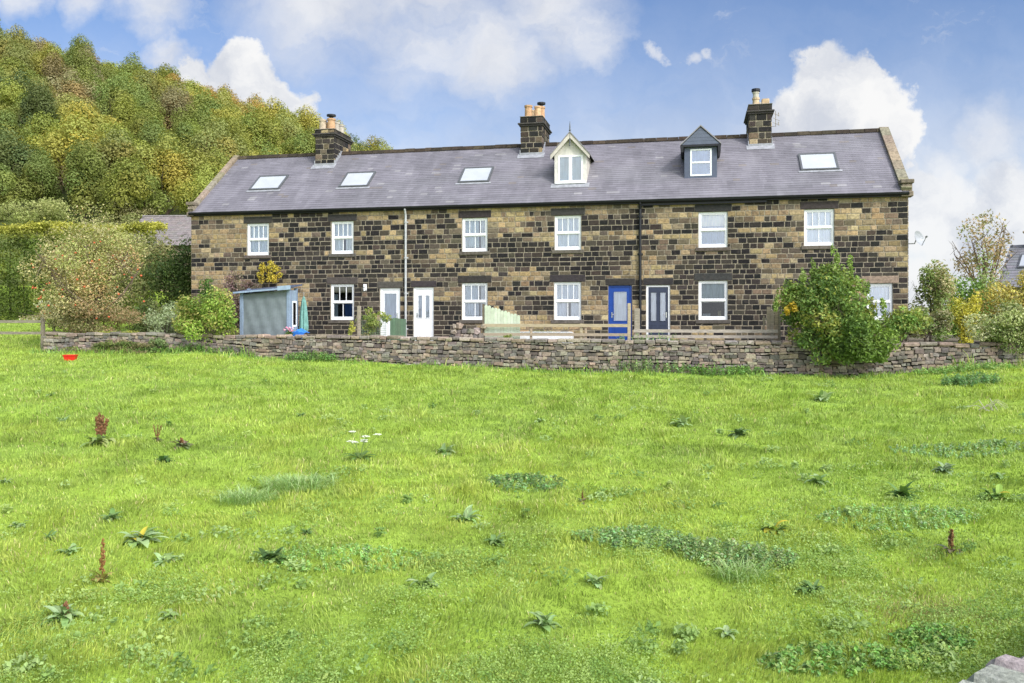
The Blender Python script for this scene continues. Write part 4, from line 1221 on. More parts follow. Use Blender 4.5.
mb = MB(); mb.tube([(-.19, -.14, .195), (.19, -.14, .195), (.19, .14, .195), (-.19, .14, .195), (-.19, -.14, .195)], .014, 6); mb.build('rim', M['red'], rt)

# ------------------------------------------------------------------ garden shrubs and trees
def gs(name, label, cat, s, t, radii, n, size, pal, **k):
    pal = [tuple(min(.7, c * 1.5) for c in q) for q in pal]
    p = W(s, t); z = k.pop('z', None)
    return shrub(name, label, cat, (p[0], p[1], gz1(p[0], p[1]) if z is None else z), radii, n, size, pal, rz=-TH, **k)
G1 = [(.11, .20, .035), (.16, .26, .05), (.20, .29, .06), (.07, .13, .03)]
OL = [(.17, .19, .07), (.22, .22, .09), (.13, .15, .05), (.26, .22, .11)]

# apple tree
at = gs('apple_tree', 'spreading apple tree dotted with red apples behind the left end of the wall', 'tree', -2.35, -2.9, (2.75, 1.9, 2.45), 30000, .08, [(.28, .285, .105), (.35, .315, .155), (.39, .33, .19), (.20, .21, .07), (.36, .25, .12), (.27, .29, .10), (.35, .32, .17)], lobes=50, lobe_r=(.18, .36), cz=2.45, stem_r=.13, stems=11, twigs=7, crown_name='crown', stem_name='trunk', minz=.15, barkcol=(1.6, 1.5, 1.4), flat=.1)
p_, n_, i_, d_ = crown_points((2.5, 1.2, .85), (0, -.5, .85), 7000, 26, (.18, .36), minz=.0)
link('low_branches', leaf_mesh('apple_low_leaves', p_, n_, .08 * R.uniform(.7, 1.3, len(p_)), palette_cols([(.30, .29, .12), (.37, .33, .17), (.20, .20, .07), (.38, .27, .14)], i_, len(p_)), .55), M['leaf'], at)
apm = MB(); apm.lathe([(0, -.03), (.025, -.024), (.036, 0), (.031, .022), (.010, .031), (0, .026)], n=8); am = apm.mesh('apple', True); am.materials.append(M['apple'])
for k in range(64):
    d = rdir(1)[0]; d[1] = -abs(d[1]) if random.random() < .8 else d[1]
    q = random.uniform(.55, 1.0)
    o = link('apple', am, None, at, (d[0] * 2.4 * q, d[1] * 1.85 * q, max(.5, 2.3 + d[2] * 1.8 * q))); k_ = random.uniform(.9, 1.35); o.scale = (k_, k_, k_)
gs('shrub', 'yellow-green rounded shrub growing through the wall left of the blue shed', 'shrub', 3.2, -4.15, (1.25, .75, 1.15), 7500, .095, [(.19, .27, .05), (.24, .31, .06), (.13, .20, .04), (.28, .27, .08)], lobes=26, lobe_r=(.2, .4), cz=.95, z=-.15, minz=.05)
gs('shrub', 'pale silvery shrub between the apple tree and the yellow-green shrub', 'shrub', 1.15, -3.45, (.85, .6, .8), 2600, .075, [(.24, .28, .16), (.28, .32, .19), (.18, .22, .11)], lobes=22, cz=.72, lobe_r=(.18, .36))
gs('shrub', 'low dark mixed undergrowth behind the wall under the pale silvery shrub', 'shrub', .9, -2.3, (1.5, .5, .85), 3600, .09, [(.08, .11, .035), (.13, .15, .05), (.18, .15, .08)], lobes=30, lobe_r=(.15, .3), cz=.6)
gs('shrub', 'low dark bramble-like growth behind the wall at the right side of the apple tree', 'shrub', -1.0, -1.2, (1.4, .6, .95), 3400, .09, [(.07, .11, .03), (.12, .15, .05), (.16, .16, .07)], lobes=28, lobe_r=(.15, .3), cz=.65)
gs('shrub', 'purple-leaved shrub against the wall behind the blue shed', 'shrub', 2.7, -1.3, (.95, .5, 1.3), 4200, .085, [(.13, .08, .085), (.17, .11, .11), (.20, .15, .12), (.1, .09, .06)], lobes=18, cz=1.45, lobe_r=(.2, .38))
gs('shrub', 'small dark green shrub at the left corner of the terrace', 'shrub', 1.6, -1.4, (.5, .45, .9), 1600, .09, [(.05, .11, .02), (.08, .15, .03)], lobes=12, cz=1.4)
gs('climbing_plant', 'yellow-leaved climber on the front wall above the blue shed', 'climber', 3.55, -.28, (.66, .22, .74), 900, .09, [(.36, .30, .045), (.42, .33, .05), (.26, .25, .05)], lobes=17, cz=2.75, lobe_r=(.10, .26), stem_r=.02)
gs('hedge_bush', 'tall dark green evergreen bush left of the terrace gable', 'bush', -2.2, 2.5, (1.5, 1.3, 2.25), 8000, .12, [(.055, .09, .025), (.08, .12, .03), (.10, .12, .04), (.04, .065, .02)], lobes=34, cz=2.05, lobe_r=(.2, .4))
gs('shrub', 'olive shrub with arching shoots behind the apple tree', 'shrub', -4.6, 3.5, (2.2, 1.3, 2.2), 6500, .13, OL, lobes=26, cz=2.5, lobe_r=(.2, .38))
gs('shrub', 'low brownish shrub at the left edge of the picture above the fence', 'shrub', -8.2, 2.2, (2.3, .8, .75), 3600, .11, [(.25, .21, .12), (.2, .2, .09), (.3, .3, .2)], lobes=22, lobe_r=(.2, .36))
# mossy ivy on the left part of the wall
gs('ivy', 'dark green ivy spilling over the wall below the apple tree', 'ivy', -.3, -4.46, (2.3, .22, .42), 4200, .07, [(.08, .12, .03), (.13, .16, .05), (.19, .17, .08)], lobes=30, lobe_r=(.1, .3), cz=.1, stem_r=.01, minz=-.25)
gs('ivy', 'grey-green weeds hanging over the wall left of the yellow-green shrub', 'ivy', 1.6, -4.42, (.7, .2, .3), 1100, .07, [(.14, .19, .08), (.2, .22, .1)], lobes=14, lobe_r=(.12, .3), cz=.3, stem_r=.01, minz=-.25)
gs('moss', 'yellow-green moss and weeds growing on the wall coping under the apple tree', 'moss', -.3, -4.05, (1.2, .2, .10), 900, .05, [(.26, .26, .05), (.2, .22, .05)], lobes=20, lobe_r=(.1, .3), cz=.50, z=0, stem_r=.006, stems=3)
# plants near the netting
gs('flowering_plant', 'straggly yellow-green plants by the netting in front of the second cottage', 'plant', 8.95, -3.2, (.80, .35, .62), 2000, .07, [(.26, .30, .07), (.2, .24, .07), (.33, .27, .14), (.14, .19, .05)], lobes=20, lobe_r=(.12, .24), cz=.66, stem_r=.012, twigs=6)
gs('flowering_plant', 'tall thin yellowish shoots right of the timber post', 'plant', 8.25, -3.35, (.16, .15, .3), 320, .06, [(.3, .34, .08), (.36, .34, .08)], lobes=8, cz=.55, stem_r=.01)
gs('flowering_plant', 'small yellow-green plant at the foot of the pale green panel', 'plant', 13.75, -3.62, (.2, .1, .12), 300, .05, [(.25, .3, .07), (.2, .26, .06)], lobes=6, cz=.42, z=0, stem_r=.008)
# big bush on the right
bb_ = gs('elder_bush', 'big leafy green bush leaning over the wall at the right, before the last cottage', 'bush', 23.6, -4.35, (1.6, 1.0, 1.6), 13500, .105, [(.13, .20, .05), (.17, .24, .06), (.21, .27, .075), (.08, .13, .035), (.24, .25, .06)], lobes=60, lobe_r=(.10, .30), cz=1.0, z=-.1, stem_r=.06, stems=9, twigs=4, minz=-.6)
p_, n_, i_, d_ = crown_points((1.15, .6, 1.0), (.8, -.5, .4), 7500, 30, (.12, .34), minz=-.6)
link('foliage', leaf_mesh('bush_low_leaves', p_, n_, .12 * R.uniform(.7, 1.3, len(p_)), palette_cols([(.16, .25, .05), (.21, .30, .06), (.10, .17, .04)], i_, len(p_)), .5), M['leaf'], bb_)
p_, n_, i_, d_ = crown_points((.75, .5, .85), (.1, 0, 2.1), 2200, 20, (.12, .34)); link('foliage', leaf_mesh('bush_top_leaves', p_, n_, .12, palette_cols([(.17, .25, .06), (.22, .3, .07)], i_, len(p_)), .45), M['leaf'], bb_)
sp = [crown_points((.13, .13, random.uniform(.3, .5)), (x_, y_, z_), 150, 6, (.2, .5)) for x_, y_, z_ in ((-1.1, 0, 2.0), (-.7, -.3, 2.35), (-.35, .2, 2.6), (.25, -.2, 2.95), (.7, .1, 2.5), (1.1, -.2, 1.9), (1.5, -.4, 1.4), (-1.45, -.2, 1.5))]
p_ = np.concatenate([q[0] for q in sp]); n_ = np.concatenate([q[1] for q in sp]); i_ = np.concatenate([q[2] for q in sp])
link('shoots', leaf_mesh('bush_shoot_leaves', p_, n_, .10 * R.uniform(.7, 1.3, len(p_)), palette_cols([(.22, .32, .08), (.27, .36, .10)], i_, len(p_)), .42), M['leaf'], bb_)
p_, n_, i_, d_ = crown_points((.22, .25, .22), (-1.0, -.45, 1.35), 110, 5, (.25, .45)); link('yellow_leaves', leaf_mesh('bush_yellow_leaves', p_, n_, .13, palette_cols([(.55, .38, .03), (.48, .36, .05)], i_, len(p_)), .5), M['leaf'], bb_)
gs('shrub', 'leafy green shrub behind the wall right of the big bush', 'shrub', 26.0, -3.1, (.85, .5, .62), 2400, .11, [(.12, .20, .05), (.18, .26, .06), (.24, .27, .07)], lobes=22, lobe_r=(.2, .36), cz=.62)
gs('shrub', 'loose mixed shrub beside the right gable of the terrace', 'shrub', 27.75, .8, (.85, .8, 1.5), 4200, .11, [(.17, .23, .07), (.23, .26, .10), (.29, .26, .14)], lobes=26, lobe_r=(.18, .36), cz=1.5)
gs('shrub', 'rounded green shrub in the gap right of the terrace', 'shrub', 29.3, 2.6, (1.3, .9, 1.25), 4200, .12, [(.10, .18, .04), (.14, .22, .05)], lobes=20, cz=1.1)
gs('shrub', 'variegated cream and green bush bulging over the wall at the right edge', 'shrub', 28.7, -4.05, (1.5, .75, .9), 11000, .08, [(.30, .32, .15), (.20, .24, .09), (.38, .38, .22), (.12, .16, .05)], lobes=40, lobe_r=(.14, .3), cz=1.0, minz=.38)
gs('hedge_bush', 'golden yellow and orange bush behind the variegated bush', 'bush', 29.9, -.6, (1.7, .7, 1.3), 8500, .085, [(.36, .31, .085), (.34, .27, .09), (.36, .34, .09), (.26, .26, .09)], lobes=28, lobe_r=(.16, .34), cz=1.2)
gs('shrub', 'bright yellow upright shrub left of the golden bush', 'shrub', 28.35, -1.2, (.5, .4, .95), 2400, .085, [(.40, .36, .055), (.34, .33, .06)], lobes=18, cz=.8)
gs('shrub', 'mixed dark green shrub low behind the wall below the right gable', 'shrub', 27.0, -1.6, (.9, .6, .7), 2600, .10, [(.12, .17, .05), (.2, .21, .09), (.24, .22, .13)], lobes=22, lobe_r=(.2, .36), cz=.6)
# bare-ish tree at the right
gs('ash_tree', 'thin half-bare tree with brownish leaves behind the right-hand bushes', 'tree', 31.9, 9, (1.6, 1.7, 2.0), 1500, .14, [(.30, .22, .12), (.24, .22, .10), (.34, .27, .18), (.2, .22, .08)], lobes=34, lobe_r=(.12, .26), cz=3.6, stem_r=.10, stems=12, twigs=7, crown_name='crown', stem_name='trunk', barkcol=(1.5, 1.4, 1.3))
gs('shrub', 'feathery pale green sapling in front of the half-bare tree', 'shrub', 31.3, 6.5, (.7, .6, 1.6), 1600, .1, [(.2, .27, .1), (.26, .3, .13)], lobes=22, cz=1.7)

# clipped field hedge
def hedge(name, label, x0, x1, y, w, z0, z1, n, size, pal, top):
    root = empty(name, ((x0 + x1) / 2, y, z0)); tag(root, label, 'hedge')
    L, Hh = x1 - x0, z1 - z0
    P = np.stack([R.uniform(-L / 2, L / 2, n), R.uniform(-w / 2, w / 2, n), R.uniform(0, Hh, n)], -1)
    side = R.random(n)
    wob = .22 * np.sin(P[:, 0] * 1.3) + .14 * np.sin(P[:, 0] * 3.7 + P[:, 2] * 2) + R.normal(0, .07, n)
    k = side < .62; P[k, 1] = -w / 2 + wob[k]
    k2 = (side >= .62) & (side < .88); P[k2, 2] = Hh + .12 * np.sin(P[k2, 0] * 1.1) + R.normal(0, .09, k2.sum())
    N = rdir(n) * .7; N[k] += (0, -.6, .15); N[k2] += (0, -.1, .7); N /= np.linalg.norm(N, axis=1)[:, None]
    idx = (np.floor((P[:, 0] + L / 2) / .55) * 9 + np.floor(np.clip(P[:, 2], 0, Hh) / .5)).astype(int)
    C = palette_cols(pal, idx, n); tp_ = np.clip((P[:, 2] - Hh + .75) / .7, 0, 1)[:, None]
    C = C * (1 - tp_) + palette_cols(top, idx, n) * tp_
    link('foliage', leaf_mesh(name + '_leaves', P, N, size * R.uniform(.7, 1.3, n), C), M['leaf'], root)
    mb = MB()
    for q in range(int(L / .8)): x = -L / 2 + .4 + q * .8; mb.tube([(x, .3, -.3), (x + random.uniform(-.2, .2), .35, Hh * .5), (x, .3, Hh * .9)], [.06, .05, .02], 5)
    mb.build('stem', M['bark'], root)
hedge('hedge', 'long clipped hedge with a yellowish top behind the left-hand field', -33, -18.7, 46, 1.6, gz1(-25, 45) - .3, 5.9, 46000, .15, [(.115, .165, .03), (.17, .205, .035), (.08, .115, .02)], [(.46, .44, .08), (.40, .40, .08)])

# ------------------------------------------------------------------ neighbouring buildings
ob = empty('outbuilding', (-18.0, 50, gz1(-18, 50)), -.05); ob.location.x -= .7; tag(ob, 'grey-tiled outbuilding roof seen behind the hedge, left of the terrace', 'outbuilding')
zb = gz1(-18, 50)
mb = MB(); mb.box(-4, 5, 0, 5.6, -.6, 5.4 - zb, (1, 1, 1)); mb.build('wall', M['sandstone'], ob)
mb = MB(); e0, e1 = 5.3 - zb, 7.35 - zb
rows = 14
for r in range(rows):
    for c in range(30):
        xa = -4.2 + c * .315 + (.15 if r % 2 else 0); y0, y1 = -.25 + 3.05 * r / rows, -.25 + 3.05 * (r + 1) / rows; z0, z1 = e0 + (e1 - e0) * r / rows, e0 + (e1 - e0) * (r + 1) / rows
        cc = jit((.21, .185, .175), .12)
        mb.add([(xa, y0, z0 + .03), (xa + .31, y0, z0 + .03), (xa + .31, y1, z1), (xa, y1, z1), (xa, y0, z0 - .005), (xa + .31, y0, z0 - .005)], [(0, 1, 2, 3), (4, 5, 1, 0)], cc)
mb.quad((-4.2, 2.8, e1), (5.4, 2.8, e1), (5.4, 5.9, e0), (-4.2, 5.9, e0), (.2, .18, .17)); mb.quad((-4.2, -.25, e0 - .01), (5.4, -.25, e0 - .01), (5.4, 2.8, e1 - .01), (-4.2, 2.8, e1 - .01), (.1, .09, .09))
mb.tri((-4.0, 0, e0), (-4.0, 5.6, e0), (-4.0, 2.8, e1 - .05), (.3, .25, .18))
mb.build('roof', M['brownslate'], ob)
mb = MB(); mb.tube([(-4.2, 2.8, e1 + .02), (5.4, 2.8, e1 + .02)], .07, 7, (.22, .2, .19)); mb.build('ridge_tile', M['brownslate'], ob)

nh = empty('neighbouring_house', (25.6, 45, gz1(26, 45)), rad(-40)); tag(nh, 'slate-roofed stone house with two roof windows cut off by the right edge', 'house')
z0 = gz1(26, 45)
mb = MB(); mb.box(0, 9, 0, 6.5, -.8, 2.5, (.42, .35, .25))
fnN = lambda x, z, d: (x, -d, z)
coursed(lambda x: mb, fnN, 0, 9, -.2, 2.45, lambda s, z: jit(random.choice(TAN + MID), .2), ch=(.2, .26), wid=(.3, .7))
mb.add([(0, 0, 2.5), (0, 6.5, 2.5), (0, 3.25, 4.7)], [(0, 2, 1)], (.35, .29, .2)); mb.build('wall', M['block'], nh)
mb = MB(); rows = 16
for r in range(rows):
    for c in range(31):
        xa = -.15 + c * .3 + (.15 if r % 2 else 0); k0, k1 = r / rows, (r + 1) / rows
        mb.add([(xa, -.3 + 3.55 * k0, 2.32 + 2.45 * k0 + .03), (xa + .296, -.3 + 3.55 * k0, 2.32 + 2.45 * k0 + .03), (xa + .296, -.3 + 3.55 * k1, 2.32 + 2.45 * k1), (xa, -.3 + 3.55 * k1, 2.32 + 2.45 * k1), (xa, -.3 + 3.55 * k0, 2.32 + 2.45 * k0), (xa + .296, -.3 + 3.55 * k0, 2.32 + 2.45 * k0)], [(0, 1, 2, 3), (4, 5, 1, 0)], jit((.21, .205, .215), .12))
mb.quad((-.15, 3.25, 4.77), (9.3, 3.25, 4.77), (9.3, 6.8, 2.32), (-.15, 6.8, 2.32), (.2, .2, .21)); mb.quad((-.15, -.3, 2.31), (9.3, -.3, 2.31), (9.3, 3.25, 4.75), (-.15, 3.25, 4.75), (.08, .08, .08)); mb.build('roof', M['slate'], nh)
for x in (.55, 1.75):
    def rq(xx, k, up): return (xx, -.3 + 3.55 * k - up * .57, 2.32 + 2.45 * k + up * .82)
    w_ = MB()
    v = [rq(x, .42, .03), rq(x + .7, .42, .03), rq(x + .7, .74, .03), rq(x, .74, .03), rq(x, .42, .09), rq(x + .7, .42, .09), rq(x + .7, .74, .09), rq(x, .74, .09)]
    w_.add(v, [(4, 5, 6, 7), (0, 1, 5, 4), (1, 2, 6, 5), (2, 3, 7, 6), (3, 0, 4, 7)]); wo = w_.build('skylight', M['skyframe'], nh)
    MB().quad(rq(x + .06, .45, .1), rq(x + .64, .45, .1), rq(x + .64, .71, .1), rq(x + .06, .71, .1)).build('glass', M['skyglass'], wo)
mb = MB(); mb.box(.6, 1.5, 2.85, 3.65, 4.2, 5.35, (.3, .26, .2), .02); mb.box(.52, 1.58, 2.77, 3.73, 5.35, 5.47, (.3, .26, .2), .02); ch_ = mb.build('chimney', M['sandstone'], nh)
MB().lathe([(.13, 0), (.12, .35), (.14, .36), (.14, .42), (.09, .42)], (1.05, 3.25, 5.47), 10, (.45, .3, .18)).build('chimney_pot', M['clay'], ch_)
# ------------------------------------------------------------------ wooded hillside
def proto(k):
    """crown and trunk meshes of one kind of hillside tree"""
    kinds = [((4.0, 4.0, 3.7), 26, .0), ((3.7, 3.9, 4.3), 24, .1), ((4.4, 4.2, 3.4), 30, .0), ((3.4, 3.4, 4.6), 22, .0), ((3.9, 3.8, 3.9), 36, .25)]
    r, lobes, fl = kinds[k]
    cz = 1.5 + r[2]
    P, N, idx, dep = crown_points(r, (0, 0, cz), 15000, lobes, (.24, .46), fl, 1.3)
    base = 1.0
    nl = idx.max() + 1
    lb = 1 + R.uniform(-.14, .14, nl); lt = R.uniform(-1, 1, nl)
    C = np.empty((len(P), 3)); v = lb[idx] * (1 + R.uniform(-.13, .13, len(P)))
    C[:, 0] = v * (1 + .13 * lt[idx]); C[:, 1] = v; C[:, 2] = v * (1 - .1 * lt[idx])
    cm = leaf_mesh('hill_tree_leaves', P, N, .25 * R.uniform(.6, 1.4, len(P)), C, .7); cm.materials.append(M['leaf'])
    mb = MB(); limbs(mb, 2.2, r, (0, 0, cz), 7, .17, (.8, .75, .7), 2); tm = mb.mesh('hill_tree_trunk'); tm.materials.append(M['bark'])
    return cm, tm
PR = [proto(k) for k in range(5)]
HC = dict(yel=(.38, .355, .075), grn=(.235, .275, .068), dgr=(.14, .175, .055), oli=(.30, .295, .085), ora=(.44, .28, .07), brn=(.30, .245, .11), lime=(.28, .305, .062))
HLAB = dict(yel='yellow-green broadleaf tree in the wood on the hillside, turning for autumn', grn='mid green broadleaf tree in the wood on the hillside', dgr='dark green broadleaf tree in the wood on the hillside', oli='olive green broadleaf tree in the wood on the hillside', ora='orange autumn tree near the crest of the wooded hillside', brn='brownish thinning tree in the wood on the hillside', lime='lime green broadleaf tree in the wood on the hillside')
HN = dict(yel='yellowing', grn='green', dgr='dark green', oli='olive', ora='orange', brn='brown', lime='lime green')
rt_ = random.Random(5)
pts = []
tries = 0
while len(pts) < 295 and tries < 60000:
    tries += 1
    Y = 58 + 140 * rt_.random() ** .9; az = rt_.uniform(-.68, -.08)
    X = az * Y
    if (az > -.15 and Y < 110) : continue
    s, t_ = ST(X, Y)
    if t_ < 34 and s > -14: continue
    dmin = 3.3 + (Y - 58) / 140 * 3.2
    if any((X - q[0]) ** 2 + (Y - q[1]) ** 2 < dmin ** 2 for q in pts): continue
    pts.append((X, Y, az))
pts.sort(key=lambda q: q[1])
for X, Y, az in pts:
    nzv = noise.noise((X * .035, Y * .03, 2.0)) + rt_.uniform(-.35, .35)
    ipx = 512 + 860 * az
    if Y < 92: kind = rt_.choice(['grn', 'dgr', 'lime', 'grn', 'dgr']) if ipx < 70 else rt_.choice(['lime', 'grn', 'yel', 'oli', 'lime'])
    elif Y > 118 and 165 < ipx < 330 and rt_.random() < .62: kind = rt_.choice(['ora', 'ora', 'yel', 'oli'])
    elif nzv > .25: kind = rt_.choice(['yel', 'lime', 'lime'])
    elif nzv > -.05: kind = rt_.choice(['oli', 'oli', 'yel', 'grn'])
    elif nzv > -.3: kind = rt_.choice(['grn', 'oli', 'grn', 'brn'])
    else: kind = rt_.choice(['dgr', 'grn', 'oli'])
    if ipx > 320 and rt_.random() < .4: kind = 'dgr'
    cm, tm = PR[rt_.randrange(5)]
    root = empty('woodland_tree', (X, Y, gz1(X, Y) - .4), rt_.uniform(0, 6.28))
    k = rt_.uniform(.85, 1.12) * (.60 + .42 * min(1, (Y - 58) / 130))
    root.scale = (k * rt_.uniform(.9, 1.1), k * rt_.uniform(.9, 1.1), k * rt_.uniform(.9, 1.12))
    tag(root, HLAB[kind], 'tree', HN[kind] + ' trees of the hillside wood')
    c = link('crown', cm, None, root); b = rt_.uniform(.82, 1.18); c.color = tuple(x * b for x in HC[kind]) + (1,)
    link('trunk', tm, None, root)
# scrub at the foot of the wood
def at_hill(X, Y): return (X, Y, gz1(X, Y))
shrub('woodland_shrub', 'rounded bare brown bush in front of the wood above the hedge', 'bush', at_hill(-33.2, 66), (2.7, 2.2, 1.95), 5200, .17, [(.20, .145, .09), (.23, .18, .10), (.17, .13, .075)], lobes=26, lobe_r=(.2, .4), stem_r=.08, twigs=4, stems=8)
for k, (X, Y, r, pal, lab) in enumerate([
    (-36.5, 60, (3.2, 2, 1.5), [(.26, .27, .10), (.30, .30, .12)], 'pale straw-green scrub at the far left above the hedge'),
    (-31.5, 57, (3.0, 2, 1.2), [(.28, .29, .11), (.24, .27, .09)], 'pale green scrub in the middle of the bank above the hedge'),
    (-26.0, 58, (2.8, 2, 1.3), [(.24, .22, .10), (.2, .2, .08)], 'olive scrub below the brown bush, left of the tiled roof'),
    (-38.5, 67, (2.4, 2, 1.9), [(.2, .18, .08), (.16, .15, .06)], 'brownish olive bush at the left edge under the wood'),
    (-23.5, 53, (2.2, 1.6, 1.5), [(.23, .23, .09), (.17, .19, .06)], 'low olive bush just left of the tiled outbuilding roof'),
    (-16.8, 47, (2.2, 1.3, 1.75), [(.13, .18, .05), (.18, .2, .07)], 'green bush in front of the tiled outbuilding roof')]):
    shrub('woodland_shrub', lab, 'bush', at_hill(X, Y), r, 5200, .15, [tuple(c * 1.35 for c in q) for q in pal], lobes=24, lobe_r=(.2, .38))

# ------------------------------------------------------------------ the meadow
def vnoise(x, y, sc, seed):
    """smooth value noise on a lattice, vectorised"""
    g = np.random.default_rng(seed).random((256, 256))
    u, v = x / sc + 100, y / sc + 100
    iu, iv = np.floor(u).astype(int), np.floor(v).astype(int)
    fu, fv = u - iu, v - iv; fu = fu * fu * (3 - 2 * fu); fv = fv * fv * (3 - 2 * fv)
    a = g[iu % 256, iv % 256]; b = g[(iu + 1) % 256, iv % 256]; c = g[iu % 256, (iv + 1) % 256]; d = g[(iu + 1) % 256, (iv + 1) % 256]
    return (a * (1 - fu) + b * fu) * (1 - fv) + (c * (1 - fu) + d * fu) * fv

def meadow_points(n, y0=4.6, y1=50, p=1.2):
    u = R.random(n)
    Y = (y0 ** (1 - p) + u * (y1 ** (1 - p) - y0 ** (1 - p))) ** (1 / (1 - p)) if p != 1 else y0 * (y1 / y0) ** u
    X = R.uniform(-1, 1, n) * (.66 * Y + 1.2)
    s, t_ = ST(X, Y)
    ok = ((t_ < -4.27) | ((s < -3.25) & (t_ < 12)))
    return X[ok], Y[ok], s[ok], t_[ok]

def grass():
    X, Y, s, t_ = meadow_points(560000, p=.85)
    n = len(X)
    Z = gz(X, Y)
    big = vnoise(X, Y, 2.6, 1); mid = vnoise(X, Y, .75, 2); sm = .6 * vnoise(X, Y, .17, 3) + .4 * vnoise(X, Y, .38, 33); huge = vnoise(X, Y * .6, 7, 4)
    lw = np.clip(Y / 9, .75, 4) ** .75
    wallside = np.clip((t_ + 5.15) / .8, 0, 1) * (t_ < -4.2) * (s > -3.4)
    h = (.027 + .034 * R.random(n)) * (.42 + .8 * mid * mid + 1.0 * np.clip((sm - .45) * 2.2, 0, 1) + .25 * big) * np.clip(Y / 12, .95, 1.5)
    h *= 1 + wallside * (.4 + 1.8 * (vnoise(X, Y, .9, 9) > .5)) * R.random(n) * 1.2
    tuft = (vnoise(X, Y, .5, 12) > .80)
    h *= 1 + .7 * tuft
    az = R.uniform(0, 2 * np.pi, n)
    la = 2 * np.pi * vnoise(X, Y, .6, 5) * 1.5
    lean = h * (.25 + .75 * R.random(n))
    dx = (np.cos(az) * .6 + np.cos(la) * .8) * lean; dy = (np.sin(az) * .6 + np.sin(la) * .8) * lean
    w = (.0034 + .0028 * R.random(n)) * lw
    pa = R.uniform(0, 2 * np.pi, n); wx, wy = np.cos(pa) * w, np.sin(pa) * w
    V = np.empty((n, 5, 3))
    V[:, 0] = np.stack([X - wx, Y - wy, Z - .01], -1); V[:, 1] = np.stack([X + wx, Y + wy, Z - .01], -1)
    mx_, my_ = X + dx * .35, Y + dy * .35; mz = Z + h * .62
    V[:, 2] = np.stack([mx_ + wx * .8, my_ + wy * .8, mz], -1); V[:, 3] = np.stack([mx_ - wx * .8, my_ - wy * .8, mz], -1)
    V[:, 4] = np.stack([X + dx, Y + dy, Z + h * .96], -1)
    i = np.arange(n)[:, None] * 5
    L = np.concatenate([i + np.array([0, 1, 2, 3]), i + np.array([3, 2, 4])], 1).ravel()
    starts = (np.arange(n)[:, None] * 7 + np.array([0, 4])).ravel(); tot = np.tile([4, 3], n)
    g0 = np.array([.41, .525, .08]); g1 = np.array([.285, .43, .07]); g2 = np.array([.45, .52, .09]); st = np.array([.62, .55, .26]); dk = np.array([.15, .27, .05])
    k = np.clip(.5 + (big - .5) * 1.1 + (huge - .5) * 1.0 + R.normal(0, .22, n), 0, 1)[:, None]
    C = g1 * (1 - k) + g0 * k
    y = np.clip((mid - .55) * 2.2 + (huge - .5) + R.normal(0, .15, n), 0, 1)[:, None]
    C = C * (1 - y * .7) + g2 * y * .7
    dkk = np.clip(np.maximum(vnoise(X, Y, 1.3, 7) - .60, vnoise(X, Y, .45, 17) - .66) * 3.4, 0, 1)[:, None] * .75
    C = C * (1 - dkk) + g1 * .78 * dkk
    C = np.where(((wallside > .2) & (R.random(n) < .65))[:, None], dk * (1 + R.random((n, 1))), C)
    C = np.where((R.random(n) < .022 + .06 * (vnoise(X, Y, 1.1, 15) > .78))[:, None], st * (.7 + .5 * R.random((n, 1))), C)
    for sx, sy, sr in ((3.84, 8.2, .42), (4.35, 8.2, .3)):
        q = (np.exp(-((X - sx) ** 2 + (Y - sy) ** 2 * .6) / sr ** 2) > R.random(n) * 1.1)
        C = np.where(q[:, None], np.array([.46, .42, .17]) * (.7 + .5 * R.random((n, 1))), C)
    lum = (C * np.array([.3, .6, .1])).sum(1)[:, None]; C = C * .88 + lum * np.array([1.1, 1.0, .55]) * .12
    C = np.clip(.98 * C * (1 + R.normal(0, .2, (n, 1))) * (1 - .35 * (R.random((n, 1)) < .12)), .01, .8)
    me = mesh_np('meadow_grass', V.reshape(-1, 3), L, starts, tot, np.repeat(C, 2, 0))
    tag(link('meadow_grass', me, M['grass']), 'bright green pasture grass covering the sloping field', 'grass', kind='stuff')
grass()

